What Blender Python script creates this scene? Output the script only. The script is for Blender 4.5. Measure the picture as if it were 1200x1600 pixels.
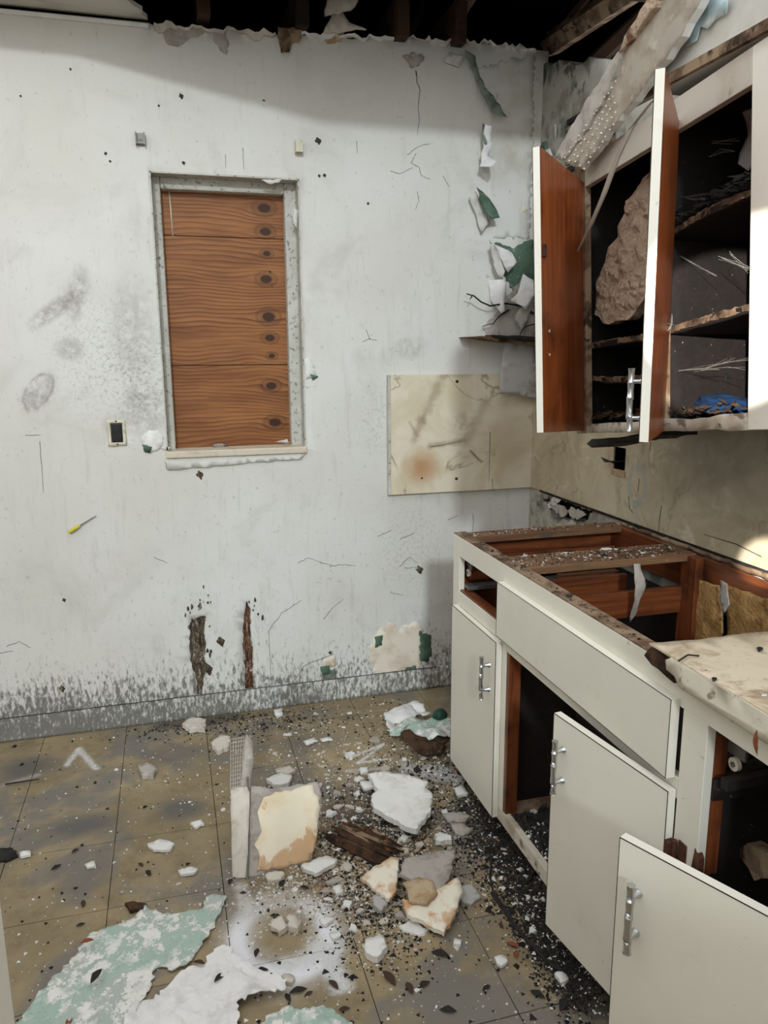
import bpy, bmesh, math, random
from mathutils import Vector, Matrix, noise as mnoise
from mathutils.geometry import delaunay_2d_cdt

for o in list(bpy.data.objects):
    bpy.data.objects.remove(o, do_unlink=True)
sc = bpy.context.scene
COL = sc.collection

# ------------------------------------------------------------------ camera
FPX, YAW, PITCH, ROLL, CAMH = 1196.1, 0.2714, 0.2018, -0.0065, 1.4504
_cy, _sy, _cp, _sp = math.cos(YAW), math.sin(YAW), math.cos(PITCH), math.sin(PITCH)
_f = Vector((_sy*_cp, _cy*_cp, -_sp)); _r0 = Vector((_cy, -_sy, 0)); _u0 = _r0.cross(_f)
_c, _s = math.cos(ROLL), math.sin(ROLL)
_r = _c*_r0 + _s*_u0; _u = -_s*_r0 + _c*_u0
CAM = Vector((0, 0, CAMH))
cd = bpy.data.cameras.new('camera'); cam = bpy.data.objects.new('camera', cd); COL.objects.link(cam)
cd.sensor_fit = 'VERTICAL'; cd.sensor_height = 36; cd.lens = FPX/1600*36; cd.clip_start = .02
cam.matrix_world = Matrix(((_r.x, _u.x, -_f.x, 0), (_r.y, _u.y, -_f.y, 0), (_r.z, _u.z, -_f.z, CAMH), (0, 0, 0, 1)))
sc.camera = cam

# ------------------------------------------------------------------ light
def lamp(name, kind, loc, direction, energy, color, **kw):
    l = bpy.data.lights.new(name, kind); l.energy = energy; l.color = color
    for k, v in kw.items(): setattr(l, k, v)
    o = bpy.data.objects.new(name, l); COL.objects.link(o); o.location = loc
    o.rotation_euler = Vector(direction).to_track_quat('-Z', 'Y').to_euler()
    return o
wd = bpy.data.worlds.new('sky'); sc.world = wd; wd.use_nodes = True
wd.node_tree.nodes['Background'].inputs[0].default_value = (.94, .96, .98, 1)
wd.node_tree.nodes['Background'].inputs[1].default_value = 1.5
# hazy daylight falling through the open roof behind the viewer
lamp('daylight', 'SUN', (0, -3, 5), (.20, 1, -.42), .95, (.86, .95, 1.0), angle=math.radians(3.5))
# spot lamps added for the sun patches on the upper cabinet and backsplash
SH = Vector((-.62, -.75, 1.95))
lamp('sun_shaft_standin', 'SPOT', SH, Vector((1.10, 1.325, 1.545))-SH, 800, (1.0, .97, .9), spot_size=math.radians(8.2), spot_blend=.12, shadow_soft_size=.012)
lamp('sun_patch_standin', 'SPOT', SH+Vector((.1, 0, .0)), Vector((1.5, 1.615, .905))-SH-Vector((.1, 0, 0)), 1600, (1.0, .97, .9), spot_size=math.radians(2.6), spot_blend=.5, shadow_soft_size=.012)
sc.view_settings.view_transform = 'Standard'; sc.view_settings.look = 'None'
sc.view_settings.exposure = 0.25; sc.view_settings.gamma = 1.0; sc.view_settings.use_curve_mapping = False

# ------------------------------------------------------------------ room sizes (metres)
D, W, HC = 3.013, 1.502, 2.564      # back wall, right wall, ceiling height
XL, YR = -1.65, -1.15               # left wall, rear wall
BX = .884                           # front of the base cabinets
UX = 1.17                           # front of the wall cabinets and of the soffit

# a photo pixel seen on a plane axis=value of the room
def P(ax, val, px, py):
    d = _f + _r*((px-600)/FPX) - _u*((py-800)/FPX)
    t = (val-CAM[ax])/d[ax]
    return CAM + d*t
def B(px, py, y=D): p = P(1, y, px, py); return (p.x, p.z)
def RW(px, py, x=W): p = P(0, x, px, py); return (p.y, p.z)
def F(px, py, z=0): p = P(2, z, px, py); return (p.x, p.y)
def Bs(l, y=D): return [B(a, b, y) for a, b in l]
def RWs(l, x=W): return [RW(a, b, x) for a, b in l]
def Fs(l, z=0): return [F(a, b, z) for a, b in l]

# ------------------------------------------------------------------ materials
def lin(v):
    v /= 255.0
    return v/12.92 if v <= .04045 else ((v+.055)/1.055)**2.4
def C(r, g, b): return (lin(r), lin(g), lin(b), 1.0)

class S:                                      # scalar socket with arithmetic
    def __init__(s, g, sock): s.g = g; s.k = sock
    def op(s, o, b, rev=False):
        n = s.g.nt.nodes.new('ShaderNodeMath'); n.operation = o
        a, c = (b, s) if rev else (s, b)
        for i, v in enumerate((a, c)):
            if isinstance(v, S): s.g.nt.links.new(v.k, n.inputs[i])
            elif v is not None: n.inputs[i].default_value = v
        return S(s.g, n.outputs[0])
    def __add__(s, b): return s.op('ADD', b)
    __radd__ = __add__
    def __sub__(s, b): return s.op('SUBTRACT', b)
    def __rsub__(s, b): return s.op('SUBTRACT', b, True)
    def __mul__(s, b): return s.op('MULTIPLY', b)
    __rmul__ = __mul__
    def __truediv__(s, b): return s.op('DIVIDE', b)
    def abs(s): return s.op('ABSOLUTE', None)
    def sin(s): return s.op('SINE', None)
    def sqrt(s): return s.op('SQRT', None)
    def exp(s): return s.op('EXPONENT', None)
    def max(s, b): return s.op('MAXIMUM', b)
    def min(s, b): return s.op('MINIMUM', b)
    def fract(s): return s.op('FRACT', None)
    def pow(s, b): return s.op('POWER', b)
    def ss(s, lo, hi):                        # smooth step, lo may exceed hi
        n = s.g.nt.nodes.new('ShaderNodeMapRange'); n.interpolation_type = 'SMOOTHSTEP'
        s.g.nt.links.new(s.k, n.inputs[0])
        if lo < hi: a, b, c, d = lo, hi, 0., 1.
        else: a, b, c, d = hi, lo, 1., 0.
        for i, v in enumerate((a, b, c, d)): n.inputs[i+1].default_value = v
        return S(s.g, n.outputs[0])

class G:                                      # material graph
    def __init__(s, name, world=False):
        s.m = bpy.data.materials.new(name); s.m.use_nodes = True; s.nt = s.m.node_tree
        s.b = s.nt.nodes['Principled BSDF']
        if world: s.v = s.nt.nodes.new('ShaderNodeNewGeometry').outputs['Position']
        else: s.v = s.nt.nodes.new('ShaderNodeTexCoord').outputs['Object']
        q = s.nt.nodes.new('ShaderNodeSeparateXYZ'); s.nt.links.new(s.v, q.inputs[0])
        s.x, s.y, s.z = (S(s, q.outputs[i]) for i in range(3))
    def vec(s, x, y, z):
        n = s.nt.nodes.new('ShaderNodeCombineXYZ')
        for i, v in enumerate((x, y, z)):
            if isinstance(v, S): s.nt.links.new(v.k, n.inputs[i])
            else: n.inputs[i].default_value = v
        return n.outputs[0]
    def noise(s, scale, detail=4, rough=.55, dist=0, v=None, col=False):
        n = s.nt.nodes.new('ShaderNodeTexNoise'); s.nt.links.new(v or s.v, n.inputs['Vector'])
        n.inputs['Scale'].default_value = scale; n.inputs['Detail'].default_value = detail
        n.inputs['Roughness'].default_value = rough; n.inputs['Distortion'].default_value = dist
        return S(s, n.outputs[0])
    def voro(s, scale, v=None, feature='F1'):
        n = s.nt.nodes.new('ShaderNodeTexVoronoi'); s.nt.links.new(v or s.v, n.inputs['Vector'])
        n.inputs['Scale'].default_value = scale; n.feature = feature
        return S(s, n.outputs[0])
    def stretch(s, sx, sy, sz): return s.vec(s.x*sx, s.y*sy, s.z*sz)
    def mix(s, fac, a, b):
        n = s.nt.nodes.new('ShaderNodeMix'); n.data_type = 'RGBA'
        if isinstance(fac, S): s.nt.links.new(fac.k, n.inputs[0])
        else: n.inputs[0].default_value = fac
        for v, i in ((a, 6), (b, 7)):
            if isinstance(v, tuple): n.inputs[i].default_value = v
            else: s.nt.links.new(v, n.inputs[i])
        return n.outputs[2]
    def out(s, col, rough=.8, metal=0, bump=None, strength=.3, dist=.004, spec=.3):
        if isinstance(col, tuple): s.b.inputs['Base Color'].default_value = col
        else: s.nt.links.new(col, s.b.inputs['Base Color'])
        if isinstance(rough, S): s.nt.links.new(rough.k, s.b.inputs['Roughness'])
        else: s.b.inputs['Roughness'].default_value = rough
        s.b.inputs['Metallic'].default_value = metal
        s.b.inputs['Specular IOR Level'].default_value = spec
        if bump is not None:
            n = s.nt.nodes.new('ShaderNodeBump'); n.inputs['Strength'].default_value = strength
            n.inputs['Distance'].default_value = dist
            s.nt.links.new(bump.k, n.inputs['Height']); s.nt.links.new(n.outputs[0], s.b.inputs['Normal'])
        return s.m
    def seg(s, X, Y, a, b):                   # distance to a segment in the plane (X, Y)
        dx, dy = b[0]-a[0], b[1]-a[1]; L = dx*dx+dy*dy
        t = (((X-a[0])*dx + (Y-a[1])*dy)/L).max(0.).min(1.)
        ex = X-a[0]-t*dx; ey = Y-a[1]-t*dy
        return (ex*ex+ey*ey).sqrt()
    def blob(s, X, Y, c, rx, ry, ang=0):      # normalised elliptic distance
        ca, sa = math.cos(ang), math.sin(ang)
        ux = ((X-c[0])*ca + (Y-c[1])*sa)/rx; uy = ((Y-c[1])*ca - (X-c[0])*sa)/ry
        return (ux*ux+uy*uy).sqrt()

def mottled(name, base, layers=(), rough=.8, metal=0, bsc=60, bst=.25, bd=.002, spec=.3, world=False):
    """base colour with noise-shaped stains: layers = (colour, scale, lo, hi, amount)"""
    g = G(name, world); c = base
    for col, scale, lo, hi, amt in layers:
        c = g.mix(g.noise(scale, 5, .6, .3).ss(lo, hi)*amt, c, col)
    return g.out(c, rough, metal, g.noise(bsc, 5, .65), bst, bd, spec)

M = {}
# -- painted plaster of the back wall, with its smudges, soot and mould
def wall_mat(name, ax):
    g = G(name, True); X = g.x if ax == 'x' else g.y; Z = g.z
    c = g.mix(g.noise(1.3, 4, .55).ss(.35, .68), C(219, 219, 214), C(208, 206, 197))
    c = g.mix(g.noise(4.0, 6, .65, .5).ss(.50, .75)*.45, c, C(178, 176, 168))
    c = g.mix(g.noise(26, 5, .7).ss(.60, .75)*.35, c, C(168, 166, 158))
    c = g.mix(g.noise(140, 3, .6).ss(.72, .78)*.6, c, C(92, 88, 80))
    # flaking vertical brush marks low on the wall
    fl = g.noise(18, 5, .7, v=g.stretch(4, 4, 1)).ss(.58, .66)*Z.ss(1.0, .5)
    c = g.mix(fl*.38, c, C(170, 174, 172))
    sk = g.noise(9, 6, .72, v=g.stretch(3, 3, .35)).ss(.54, .70)
    c = g.mix(sk*.22, c, C(160, 158, 150))
    c = g.mix(g.noise(52, 5, .75).ss(.63, .68)*.45, c, C(140, 136, 128))
    if ax == 'x':
        # pale tan rub marks left of the window
        n1 = g.noise(30, 5, .75).ss(.30, .62)
        for (px, py), rx, ry, an, am in (((92, 478), .15, .035, .62, .55), ((120, 460), .04, .12, -.25, .4), ((60, 615), .10, .05, .9, .5),
                                         ((108, 545), .06, .05, 0, .35), ((210, 520), .10, .25, 0, .22), ((225, 640), .10, .12, 0, .35), ((640, 545), .08, .05, 0, .25)):
            d = g.blob(X, Z, B(px, py), rx, ry, an)
            c = g.mix(d.ss(1.15, .35)*n1*min(1, am*1.3), c, C(112, 104, 99))
        dd = g.blob(X, Z, B(60, 612), .085, .045, .95)
        c = g.mix((dd-.85).abs().ss(.16, .02)*n1*.55, c, C(92, 88, 84))
        for (px, py), rx, ry, am in (((160, 560), .22, .28, .45), ((230, 600), .16, .2, .5), ((640, 850), .2, .25, .3), ((590, 650), .1, .2, .3)):
            d = g.blob(X, Z, B(px, py), rx, ry)
            sp = g.noise(75, 5, .8).ss(.50, .62)
            c = g.mix(d.ss(1.2, .2)*sp*am, c, C(120, 116, 110))
        # brown water stain in the upper right corner; shade near the ceiling put into the colour
        d = g.blob(X, Z, B(815, 190), .16, .30)
        c = g.mix(d.ss(1.2, .2)*g.noise(9, 5, .6).ss(.35, .65)*.65, c, C(150, 138, 112))
        c = g.mix(Z.ss(1.9, 2.5)*.55, c, C(202, 198, 186))
        c = g.mix(X.ss(.2, -.7)*.35, c, C(206, 198, 190))  # dimmer, warmer left side of the wall painted in as well
    # speckled black mould creeping up from the floor
    m = g.noise(48, 6, .72, v=g.stretch(1.7, 1.7, .6)) + (g.noise(5, 4, .6)-.5)*.22 + Z.ss(.40, .0)*.24
    if ax == 'x': m = m + X.ss(.5, -.6)*.10*Z.ss(.36, .0)
    c = g.mix(m.ss(.62, .80)*.8, c, C(70, 67, 60))
    bump = g.noise(5, 5, .6)*.7 + g.noise(70, 4, .6)*.12
    return g.out(c, .75, 0, bump, .35, .012)
M['wall'] = wall_mat('wall_paint', 'x')
M['wall_r'] = mottled('side_wall_paint', C(176, 172, 160), [(C(118, 110, 96), 5, .45, .65, .8), (C(90, 104, 92), 8, .52, .62, .7), (C(62, 54, 46), 11, .56, .68, .8)], .85, bsc=18, bst=.7, bd=.01, world=True)
M['plain_wall'] = mottled('aged_wall_paint', C(205, 202, 194), [(C(170, 166, 155), 3, .5, .7, .5)], .8, world=True)
M['soffit'] = mottled('soffit_paint', C(206, 203, 194), [(C(176, 170, 158), 4, .5, .7, .5), (C(110, 100, 90), 40, .66, .74, .4)], .7, world=True)
M['ceiling'] = mottled('ceiling_plaster', C(196, 192, 182), [(C(150, 142, 128), 6, .5, .7, .6)], .9, world=True)
M['plaster'] = mottled('bare_plaster', C(208, 200, 188), [(C(176, 164, 148), 14, .45, .65, .7), (C(226, 222, 214), 25, .55, .7, .6)], .95, bsc=90, bst=.6)
M['plaster_w'] = mottled('white_plaster', C(226, 225, 220), [(C(190, 186, 178), 18, .5, .7, .5), (C(120, 110, 98), 50, .66, .74, .5)], .9, bsc=70, bst=.4)
M['plaster_g'] = mottled('grey_plaster', C(176, 169, 160), [(C(142, 133, 122), 20, .45, .65, .7), (C(190, 186, 178), 40, .58, .7, .6)], .95, bsc=70, bst=.5)
M['plaster_t'] = mottled('tan_plaster', C(190, 170, 140), [(C(160, 128, 92), 14, .42, .6, .8), (C(215, 205, 190), 30, .58, .7, .5)], .95, bsc=70, bst=.4)
M['slab'] = mottled('slab_plaster', C(172, 162, 148), [(C(140, 126, 108), 8, .45, .65, .8), (C(200, 192, 178), 16, .56, .7, .6)], .95, bsc=60, bst=.5)
M['rubble'] = mottled('rough_brown_plaster', C(188, 164, 140), [(C(110, 62, 46), 9, .56, .62, .9), (C(216, 198, 176), 30, .55, .68, .6)], 1.0, bsc=45, bst=1.0, bd=.02)
def cream_slab():
    g = G('cream_painted_plaster')
    c = g.mix(g.noise(9, 5, .6).ss(.4, .65), C(236, 226, 202), C(226, 210, 178))
    c = g.mix((g.noise(9, 5, .6, .4)+g.z.ss(.085, .02)*.30).ss(.64, .70)*.75, c, C(196, 152, 106))
    return g.out(c, .8, 0, g.noise(40, 5, .6), .3, .004)
M['cream'] = cream_slab()
M['cream_shard'] = mottled('cream_stained_plaster', C(234, 226, 208), [(C(196, 140, 88), 11, .47, .60, .85), (C(214, 196, 164), 16, .48, .66, .6)], .85, bsc=50, bst=.35)
M['green'] = mottled('old_green_paint', C(88, 112, 94), [(C(60, 78, 66), 14, .45, .65, .7), (C(150, 158, 146), 40, .6, .68, .6)], .7)
M['flap_back'] = mottled('paint_flap_paint', C(208, 206, 198), [(C(150, 146, 134), 14, .48, .66, .6)], .8, bsc=40, bst=.4)
M['flap_dark'] = mottled('grey_green_flap_paint', C(122, 130, 120), [(C(82, 92, 80), 20, .45, .62, .8), (C(170, 166, 154), 30, .6, .7, .6)], .85, bsc=40, bst=.5)
def peel_sheet():
    g = G('green_white_peeled_paint')
    c = g.mix(g.noise(4, 4, .6).ss(.42, .58), C(164, 186, 172), C(174, 180, 176))
    w = g.noise(30, 7, .8, .15).ss(.485, .51)
    big = g.noise(7, 5, .7, .2).ss(.38, .52)
    c = g.mix(w*big, c, C(226, 225, 218))
    c = g.mix(g.noise(4.5, 5, .7, .2).ss(.58, .62)*.8, c, C(224, 223, 216))
    c = g.mix(g.noise(60, 4, .7).ss(.66, .72)*.5, c, C(120, 128, 120))
    return g.out(c, .75, 0, w*.6+g.noise(30, 5, .6)*.5, .5, .003)
M['peel'] = peel_sheet()
M['white_peel'] = mottled('white_peeled_paint', C(226, 224, 222), [(C(190, 186, 184), 16, .5, .68, .6), (C(110, 104, 98), 60, .68, .74, .5)], .8, bsc=30, bst=.5)
M['crack'] = G('crack_shadow').out(C(66, 62, 56), 1)
M['black'] = mottled('recess_shade_black', C(26, 24, 22), [(C(60, 54, 48), 30, .5, .65, .7)], .9, bsc=60, bst=.8, bd=.01)  # near-black that holds the shade of holes, gaps and the toe recess
def lath():
    g = G('rotted_lath', True)
    n = g.noise(28, 6, .75, .4, v=g.stretch(3, 3, .6))
    c = g.mix(n.ss(.40, .52), C(60, 50, 40), C(112, 98, 80))
    c = g.mix(n.ss(.56, .62), c, C(196, 190, 180))
    return g.out(c, .95, 0, n, .9, .01)
M['bare_cream'] = mottled('bare_cream_plaster', C(228, 218, 202), [(C(206, 190, 168), 9, .46, .64, .8), (C(150, 130, 108), 24, .62, .70, .5)], .9, bsc=40, bst=.3)
M['lath'] = lath()
def lath2():
    g = G('red_brown_rotted_lath', True)
    n = g.noise(30, 6, .75, .4, v=g.stretch(3, 3, .5))
    c = g.mix(n.ss(.42, .52), C(70, 44, 32), C(124, 88, 66))
    c = g.mix(n.ss(.55, .60), c, C(206, 200, 190))
    return g.out(c, .95, 0, n, .9, .01)
M['lath2'] = lath2()
# -- varnished orange cabinet wood
def varnish(name, a, b, dk, dirt, axis, rough=.38):
    g = G(name)
    st = {'x': (.35, 7, 7), 'y': (7, .35, 7), 'z': (7, 7, .35)}[axis]
    n = g.noise(7, 5, .6, .8, v=g.stretch(*st))
    c = g.mix(n.ss(.35, .65), a, b)
    c = g.mix(g.noise(6, 5, .65).ss(.50, .72)*dirt, c, dk)
    c = g.mix(g.noise(90, 3, .6).ss(.70, .75)*.5, c, C(190, 178, 160))
    return g.out(c, rough, 0, n*.4+g.noise(60, 4, .6)*.3, .2, .002, .45)
for ax in 'xyz':
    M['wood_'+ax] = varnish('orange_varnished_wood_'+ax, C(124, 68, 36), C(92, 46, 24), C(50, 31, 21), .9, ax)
M['door_in'] = varnish('orange_varnished_door', C(158, 84, 42), C(130, 64, 30), C(80, 42, 24), .75, 'z', .32)
M['wood_dirty'] = varnish('dirty_cabinet_wood', C(128, 96, 66), C(98, 66, 44), C(74, 66, 56), .9, 'x', .7)
M['wood_dark'] = varnish('shaded_rotten_wood', C(32, 22, 18), C(20, 16, 15), C(12, 11, 12), .8, 'y', .75)  # rotten wood, with the shade inside the cabinets put into its colour
M['wood_frame'] = mottled('rotting_bare_wood', C(150, 128, 104), [(C(96, 72, 54), 12, .42, .6, .9), (C(46, 34, 26), 20, .54, .66, .9)], .9, bsc=70, bst=.7)
M['shelf_edge'] = mottled('rotten_shelf_edge', C(120, 98, 76), [(C(70, 52, 40), 18, .42, .58, .9), (C(176, 156, 130), 30, .60, .68, .7), (C(34, 26, 22), 26, .58, .66, .9)], .95, bsc=90, bst=.8)
M['rot'] = mottled('rotten_fibrous_wood', C(84, 60, 42), [(C(48, 36, 28), 16, .42, .6, .9), (C(150, 96, 50), 24, .6, .7, .8)], .95, bsc=50, bst=1, bd=.015)
M['attic'] = mottled('sooty_attic_timber', C(72, 52, 38), [(C(30, 24, 22), 5, .42, .62, .9)], .95)
M['roof'] = mottled('dark_roof_deck', C(26, 34, 56), [(C(12, 14, 22), 3, .42, .6, .9)], .9)
# -- off-white cabinet paint
def cabinet_paint(name, base, wear):
    g = G(name)
    c = g.mix(g.noise(3, 4, .55).ss(.35, .7), base, tuple(v*.93 for v in base[:3])+(1,))
    c = g.mix(g.noise(7, 5, .7).ss(.58, .8)*.35, c, C(182, 174, 154))
    c = g.mix(g.noise(120, 3, .6).ss(.735, .76)*.8, c, C(70, 60, 48))
    c = g.mix((g.noise(22, 5, .7)).ss(.66, .72)*wear, c, C(112, 92, 70))
    return g.out(c, .42, 0, g.noise(35, 4, .6), .08, .002, .4)
M['cab'] = cabinet_paint('cream_cabinet_paint', C(228, 224, 209), .35)
M['cab_edge'] = cabinet_paint('cream_edge_paint', C(232, 228, 214), .55)
M['cab_worn'] = mottled('worn_cabinet_paint', C(208, 200, 184), [(C(168, 152, 130), 7, .45, .62, .8), (C(104, 80, 60), 18, .56, .66, .8), (C(50, 38, 30), 34, .62, .70, .8)], .7, bsc=40, bst=.4)
M['cab_dusty'] = mottled('dusty_cabinet_paint', C(196, 188, 174), [(C(166, 154, 138), 5, .45, .65, .6), (C(110, 94, 78), 22, .62, .72, .5)], .7, bsc=40, bst=.2)
M['line'] = G('dark_laminate_seam').out(C(52, 44, 36), .7)
# -- marbled laminate
def marble(name, base, amber, vein, world=True, spots=(), plane='x', ring=None, veins=()):
    g = G(name, world)
    w = g.noise(2.5, 3, .5)
    n = g.noise(4.2, 6, .6, 1.4)
    c = g.mix(n.ss(.35, .62), base, amber)
    v1 = (g.noise(2.6, 4, .55, 1.0)-.5).abs().ss(.018, .0)*g.noise(5, 3, .5).ss(.42, .6)
    c = g.mix(v1*(.75 if plane == 'x' else .35), c, vein)
    c = g.mix(g.noise(8, 6, .7, .8).ss(.56, .7)*.45, c, C(228, 220, 200))
    X = g.x if plane == 'x' else g.y
    for va, vb, vw, am in veins:
        d = g.seg(X, g.z, va, vb) + (g.noise(22, 5, .65)-.5)*vw*1.8
        c = g.mix(d.ss(vw, 0.)*am, c, vein)
    for cc, rx, ry, col, am in spots:
        d = g.blob(X, g.z, cc, rx, ry) + (g.noise(9, 5, .65)-.5)*.9
        c = g.mix(d.ss(1.1, .1)*am, c, col)
    if ring:
        d = (g.blob(X, g.z, ring[0], ring[1], ring[2])-1).abs() + (g.noise(12, 4, .6)-.5)*.25
        c = g.mix(d.ss(.32, .05)*.6, c, C(150, 156, 152))
        d = g.seg(X, g.z, (ring[0][0], ring[0][1]-ring[2]), (ring[0][0]-.01, ring[0][1]-ring[2]-.07))
        c = g.mix(d.ss(.02, .006)*.45, c, C(150, 156, 152))
    c = g.mix(g.noise(70, 4, .7).ss(.70, .74)*.6, c, C(84, 66, 48))
    return g.out(c, .35, 0, g.noise(40, 4, .6), .06, .002, .45)
_v = lambda a, b, w, m: (B(*a, D-.02), B(*b, D-.02), w, m)
M['marble_b'] = marble('marbled_laminate', veins=[_v((648, 685), (660, 655), .030, .5), _v((660, 655), (692, 588), .034, .45), _v((672, 698), (724, 688), .020, .6), _v((728, 690), (760, 628), .040, .4), _v((690, 588), (735, 585), .02, .3), _v((735, 705), (752, 722), .012, .6), _v((640, 660), (652, 680), .012, .4)], base=C(226, 217, 196), amber=C(212, 200, 172), vein=C(140, 118, 92),
                       spots=[(B(655, 728), .11, .09, C(176, 124, 70), .75), (B(790, 690), .2, .2, C(170, 150, 118), .5)])  # second spot paints the shadowed right part of the panel
M['marble_r'] = marble('darker_marbled_laminate', C(192, 180, 154), C(170, 155, 128), C(116, 96, 74), plane='y',
                       ring=(RW(998, 758), .048, .062), spots=[(RW(1150, 740), .4, .2, C(126, 112, 92), .6)])  # spot: broad darker area below the upper cabinet
def counter_mat():
    g = G('stained_counter_laminate', True)
    c = g.mix(g.noise(6, 6, .6, 1.2).ss(.38, .62), C(214, 200, 176), C(186, 168, 138))
    c = g.mix(g.noise(13, 6, .7, .6).ss(.50, .66)*.8, c, C(150, 128, 102))
    c = g.mix(g.noise(55, 4, .7).ss(.66, .72)*.7, c, C(96, 76, 58))
    return g.out(c, .6, 0, g.noise(40, 5, .6), .2, .003)
M['counter'] = counter_mat()
M['apron'] = mottled('chipped_counter_edge', C(222, 214, 196), [(C(190, 176, 150), 12, .5, .66, .7), (C(120, 96, 74), 36, .6, .7, .8)], .7, bsc=40, bst=.5, world=True)
# -- floor tiles: tan vinyl, soot, whitish spray-paint marks
def floor_mat():
    g = G('tan_vinyl_tile', True); X, Y = g.x, g.y
    n = g.noise(3.0, 5, .6, .3)
    c = g.mix(n.ss(.35, .65), C(158, 141, 110), C(134, 119, 92))
    c = g.mix(g.noise(14, 5, .65).ss(.45, .7)*.5, c, C(104, 90, 66))
    c = g.mix(g.noise(45, 5, .7).ss(.6, .72)*.5, c, C(168, 148, 110))
    grey = g.noise(2.4, 5, .65, .5).ss(.47, .60)
    c = g.mix(grey*.8, c, C(112, 109, 105))
    for (px, py), rx, ry, am in (((120, 1290), .20, .11, .8), ((280, 1265), .13, .10, .8), ((40, 1200), .2, .14, .8), ((270, 1180), .2, .12, .6), ((480, 1160), .25, .12, .5),
                                 ((600, 1230), .3, .2, .5)):
        d = g.blob(X, Y, F(px, py), rx, ry) + (g.noise(7, 5, .7)-.5)*1.1
        c = g.mix(d.ss(1.0, .15)*am, c, C(86, 86, 87))
    for (px, py), rx, ry, am in (((800, 1330), .14, .5, 1.), ((720, 1180), .22, .15, .55), ((890, 1500), .13, .34, 1.), ((580, 1300), .30, .34, .8), ((330, 1125), .4, .07, .6)):
        d = g.blob(X, Y, F(px, py), rx, ry, 0.0) + (g.noise(9, 5, .7)-.5)*1.3
        c = g.mix(d.ss(1.05, .2)*am, c, C(56, 50, 44))
    # spray-paint: a broken ring with a tail, a zigzag and a scuff of white
    fuzz = g.noise(90, 3, .6).ss(.15, .55)
    rc = F(442, 1460)
    dr = (g.blob(X, Y, rc, .115, .135)-1).abs() + (g.noise(8, 4, .6)-.5)*.28
    ang = g.noise(4, 2, .5).ss(.2, .5)
    low = Y.ss(rc[1]+.14, rc[1]+.02)*.75+.25
    c = g.mix(dr.ss(.70, .06)*fuzz*.5*low, c, C(210, 210, 212))
    c = g.mix(dr.ss(.36, .08)*low, c, C(226, 226, 230))
    for a, b, wd, am in (((500, 1478), (532, 1535), .045, 1.), ((450, 1508), (520, 1484), .04, 1.), ((375, 1385), (385, 1420), .03, .6),
                         ((545, 1185), (600, 1162), .012, .9), ((600, 1162), (560, 1192), .012, .9), ((560, 1192), (610, 1185), .012, .9), ((545, 1205), (600, 1200), .02, .6),
                         ((105, 1195), (122, 1170), .02, .8), ((122, 1170), (150, 1200), .02, .8), ((10, 1225), (60, 1210), .02, .3), ((640, 1200), (720, 1215), .07, .55)):
        d = g.seg(X, Y, F(*a), F(*b)) + (g.noise(25, 4, .65)-.5)*wd*1.5
        c = g.mix(d.ss(wd, wd*.15)*fuzz*am, c, C(206, 206, 206))
    c = g.mix(g.noise(150, 3, .7).ss(.70, .76)*.7, c, C(210, 206, 198))
    c = g.mix(g.noise(110, 3, .7).ss(.70, .76)*.6, c, C(48, 42, 36))
    return g.out(c, .62, 0, g.noise(40, 5, .6), .15, .003, .35)
M['tile'] = floor_mat()
M['subfloor'] = mottled('dark_subfloor', C(52, 44, 36), [(C(30, 26, 22), 8, .45, .6, .8)], .95)
# -- plywood over the window: flat-sawn grain that flows round a row of knots
KN = [(413, 325, 1.15), (415, 362, 1), (417, 396, .7), (416, 436, 1.05), (420, 495, 1.2), (422, 528, .9), (425, 556, .6), (424, 603, 1.0), (430, 660, 1.15)]
def ply():
    g = G('pine_plywood', True); X, Z = g.x, g.z
    zz = Z + (g.noise(2.6, 2, .4, v=g.stretch(.9, 1, 1.6))-.5)*.11 + (g.noise(30, 3, .5, v=g.stretch(.25, 1, 1.5))-.5)*.006
    dk = None
    for px, py, s in KN:
        kx, kz = B(px, py, D+.095)
        ex = (X-kx)/(.07*s); ez = (Z-kz)/(.03*s)
        e = (0.-(ex*ex+ez*ez)).exp()
        zz = zz - e*(Z-kz)*.85
        q = ((X-kx)/(.021*s))*((X-kx)/(.021*s)) + ((Z-kz)/(.0145*s))*((Z-kz)/(.0145*s))
        k = q.sqrt()
        kk = k.ss(1.15, .7) + k.ss(2.6, .9)*.35 + (k-1.9).abs().ss(.30, .05)*.25
        dk = kk if dk is None else dk.max(kk)
    ph = zz*62. + X*.9
    saw = ph.fract()
    ring = saw.pow(2.4)*saw.ss(1.0, .93)
    c = g.mix(g.noise(5, 4, .6, v=g.stretch(.6, 1, 4)).ss(.3, .7), C(158, 106, 62), C(128, 80, 44))
    c = g.mix(ring*g.noise(6, 3, .5, v=g.stretch(.5, 1, 2)).ss(.2, .55)*.95, c, C(82, 42, 20))
    fine = g.noise(60, 4, .6, v=g.stretch(.12, 1, 5))
    c = g.mix(fine.ss(.5, .7)*.3, c, C(88, 46, 22))
    c = g.mix(dk.min(1.)*.92, c, C(44, 22, 12))
    return g.out(c, .55, 0, ring, .12, .002)
M['ply'] = ply()
M['frame_paint'] = mottled('speckled_window_paint', C(186, 184, 174), [(C(206, 206, 198), 8, .45, .65, .7), (C(96, 90, 80), 70, .55, .66, .7), (C(120, 104, 86), 10, .6, .7, .5)], .75, bsc=60, bst=.5, world=True)
M['sill_paint'] = mottled('cream_sill_paint', C(206, 196, 176), [(C(176, 160, 136), 12, .5, .66, .7), (C(110, 98, 84), 50, .64, .72, .6)], .7, world=True)
M['chrome'] = G('worn_chrome').out(C(196, 198, 200), .25, 1.0)
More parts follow.
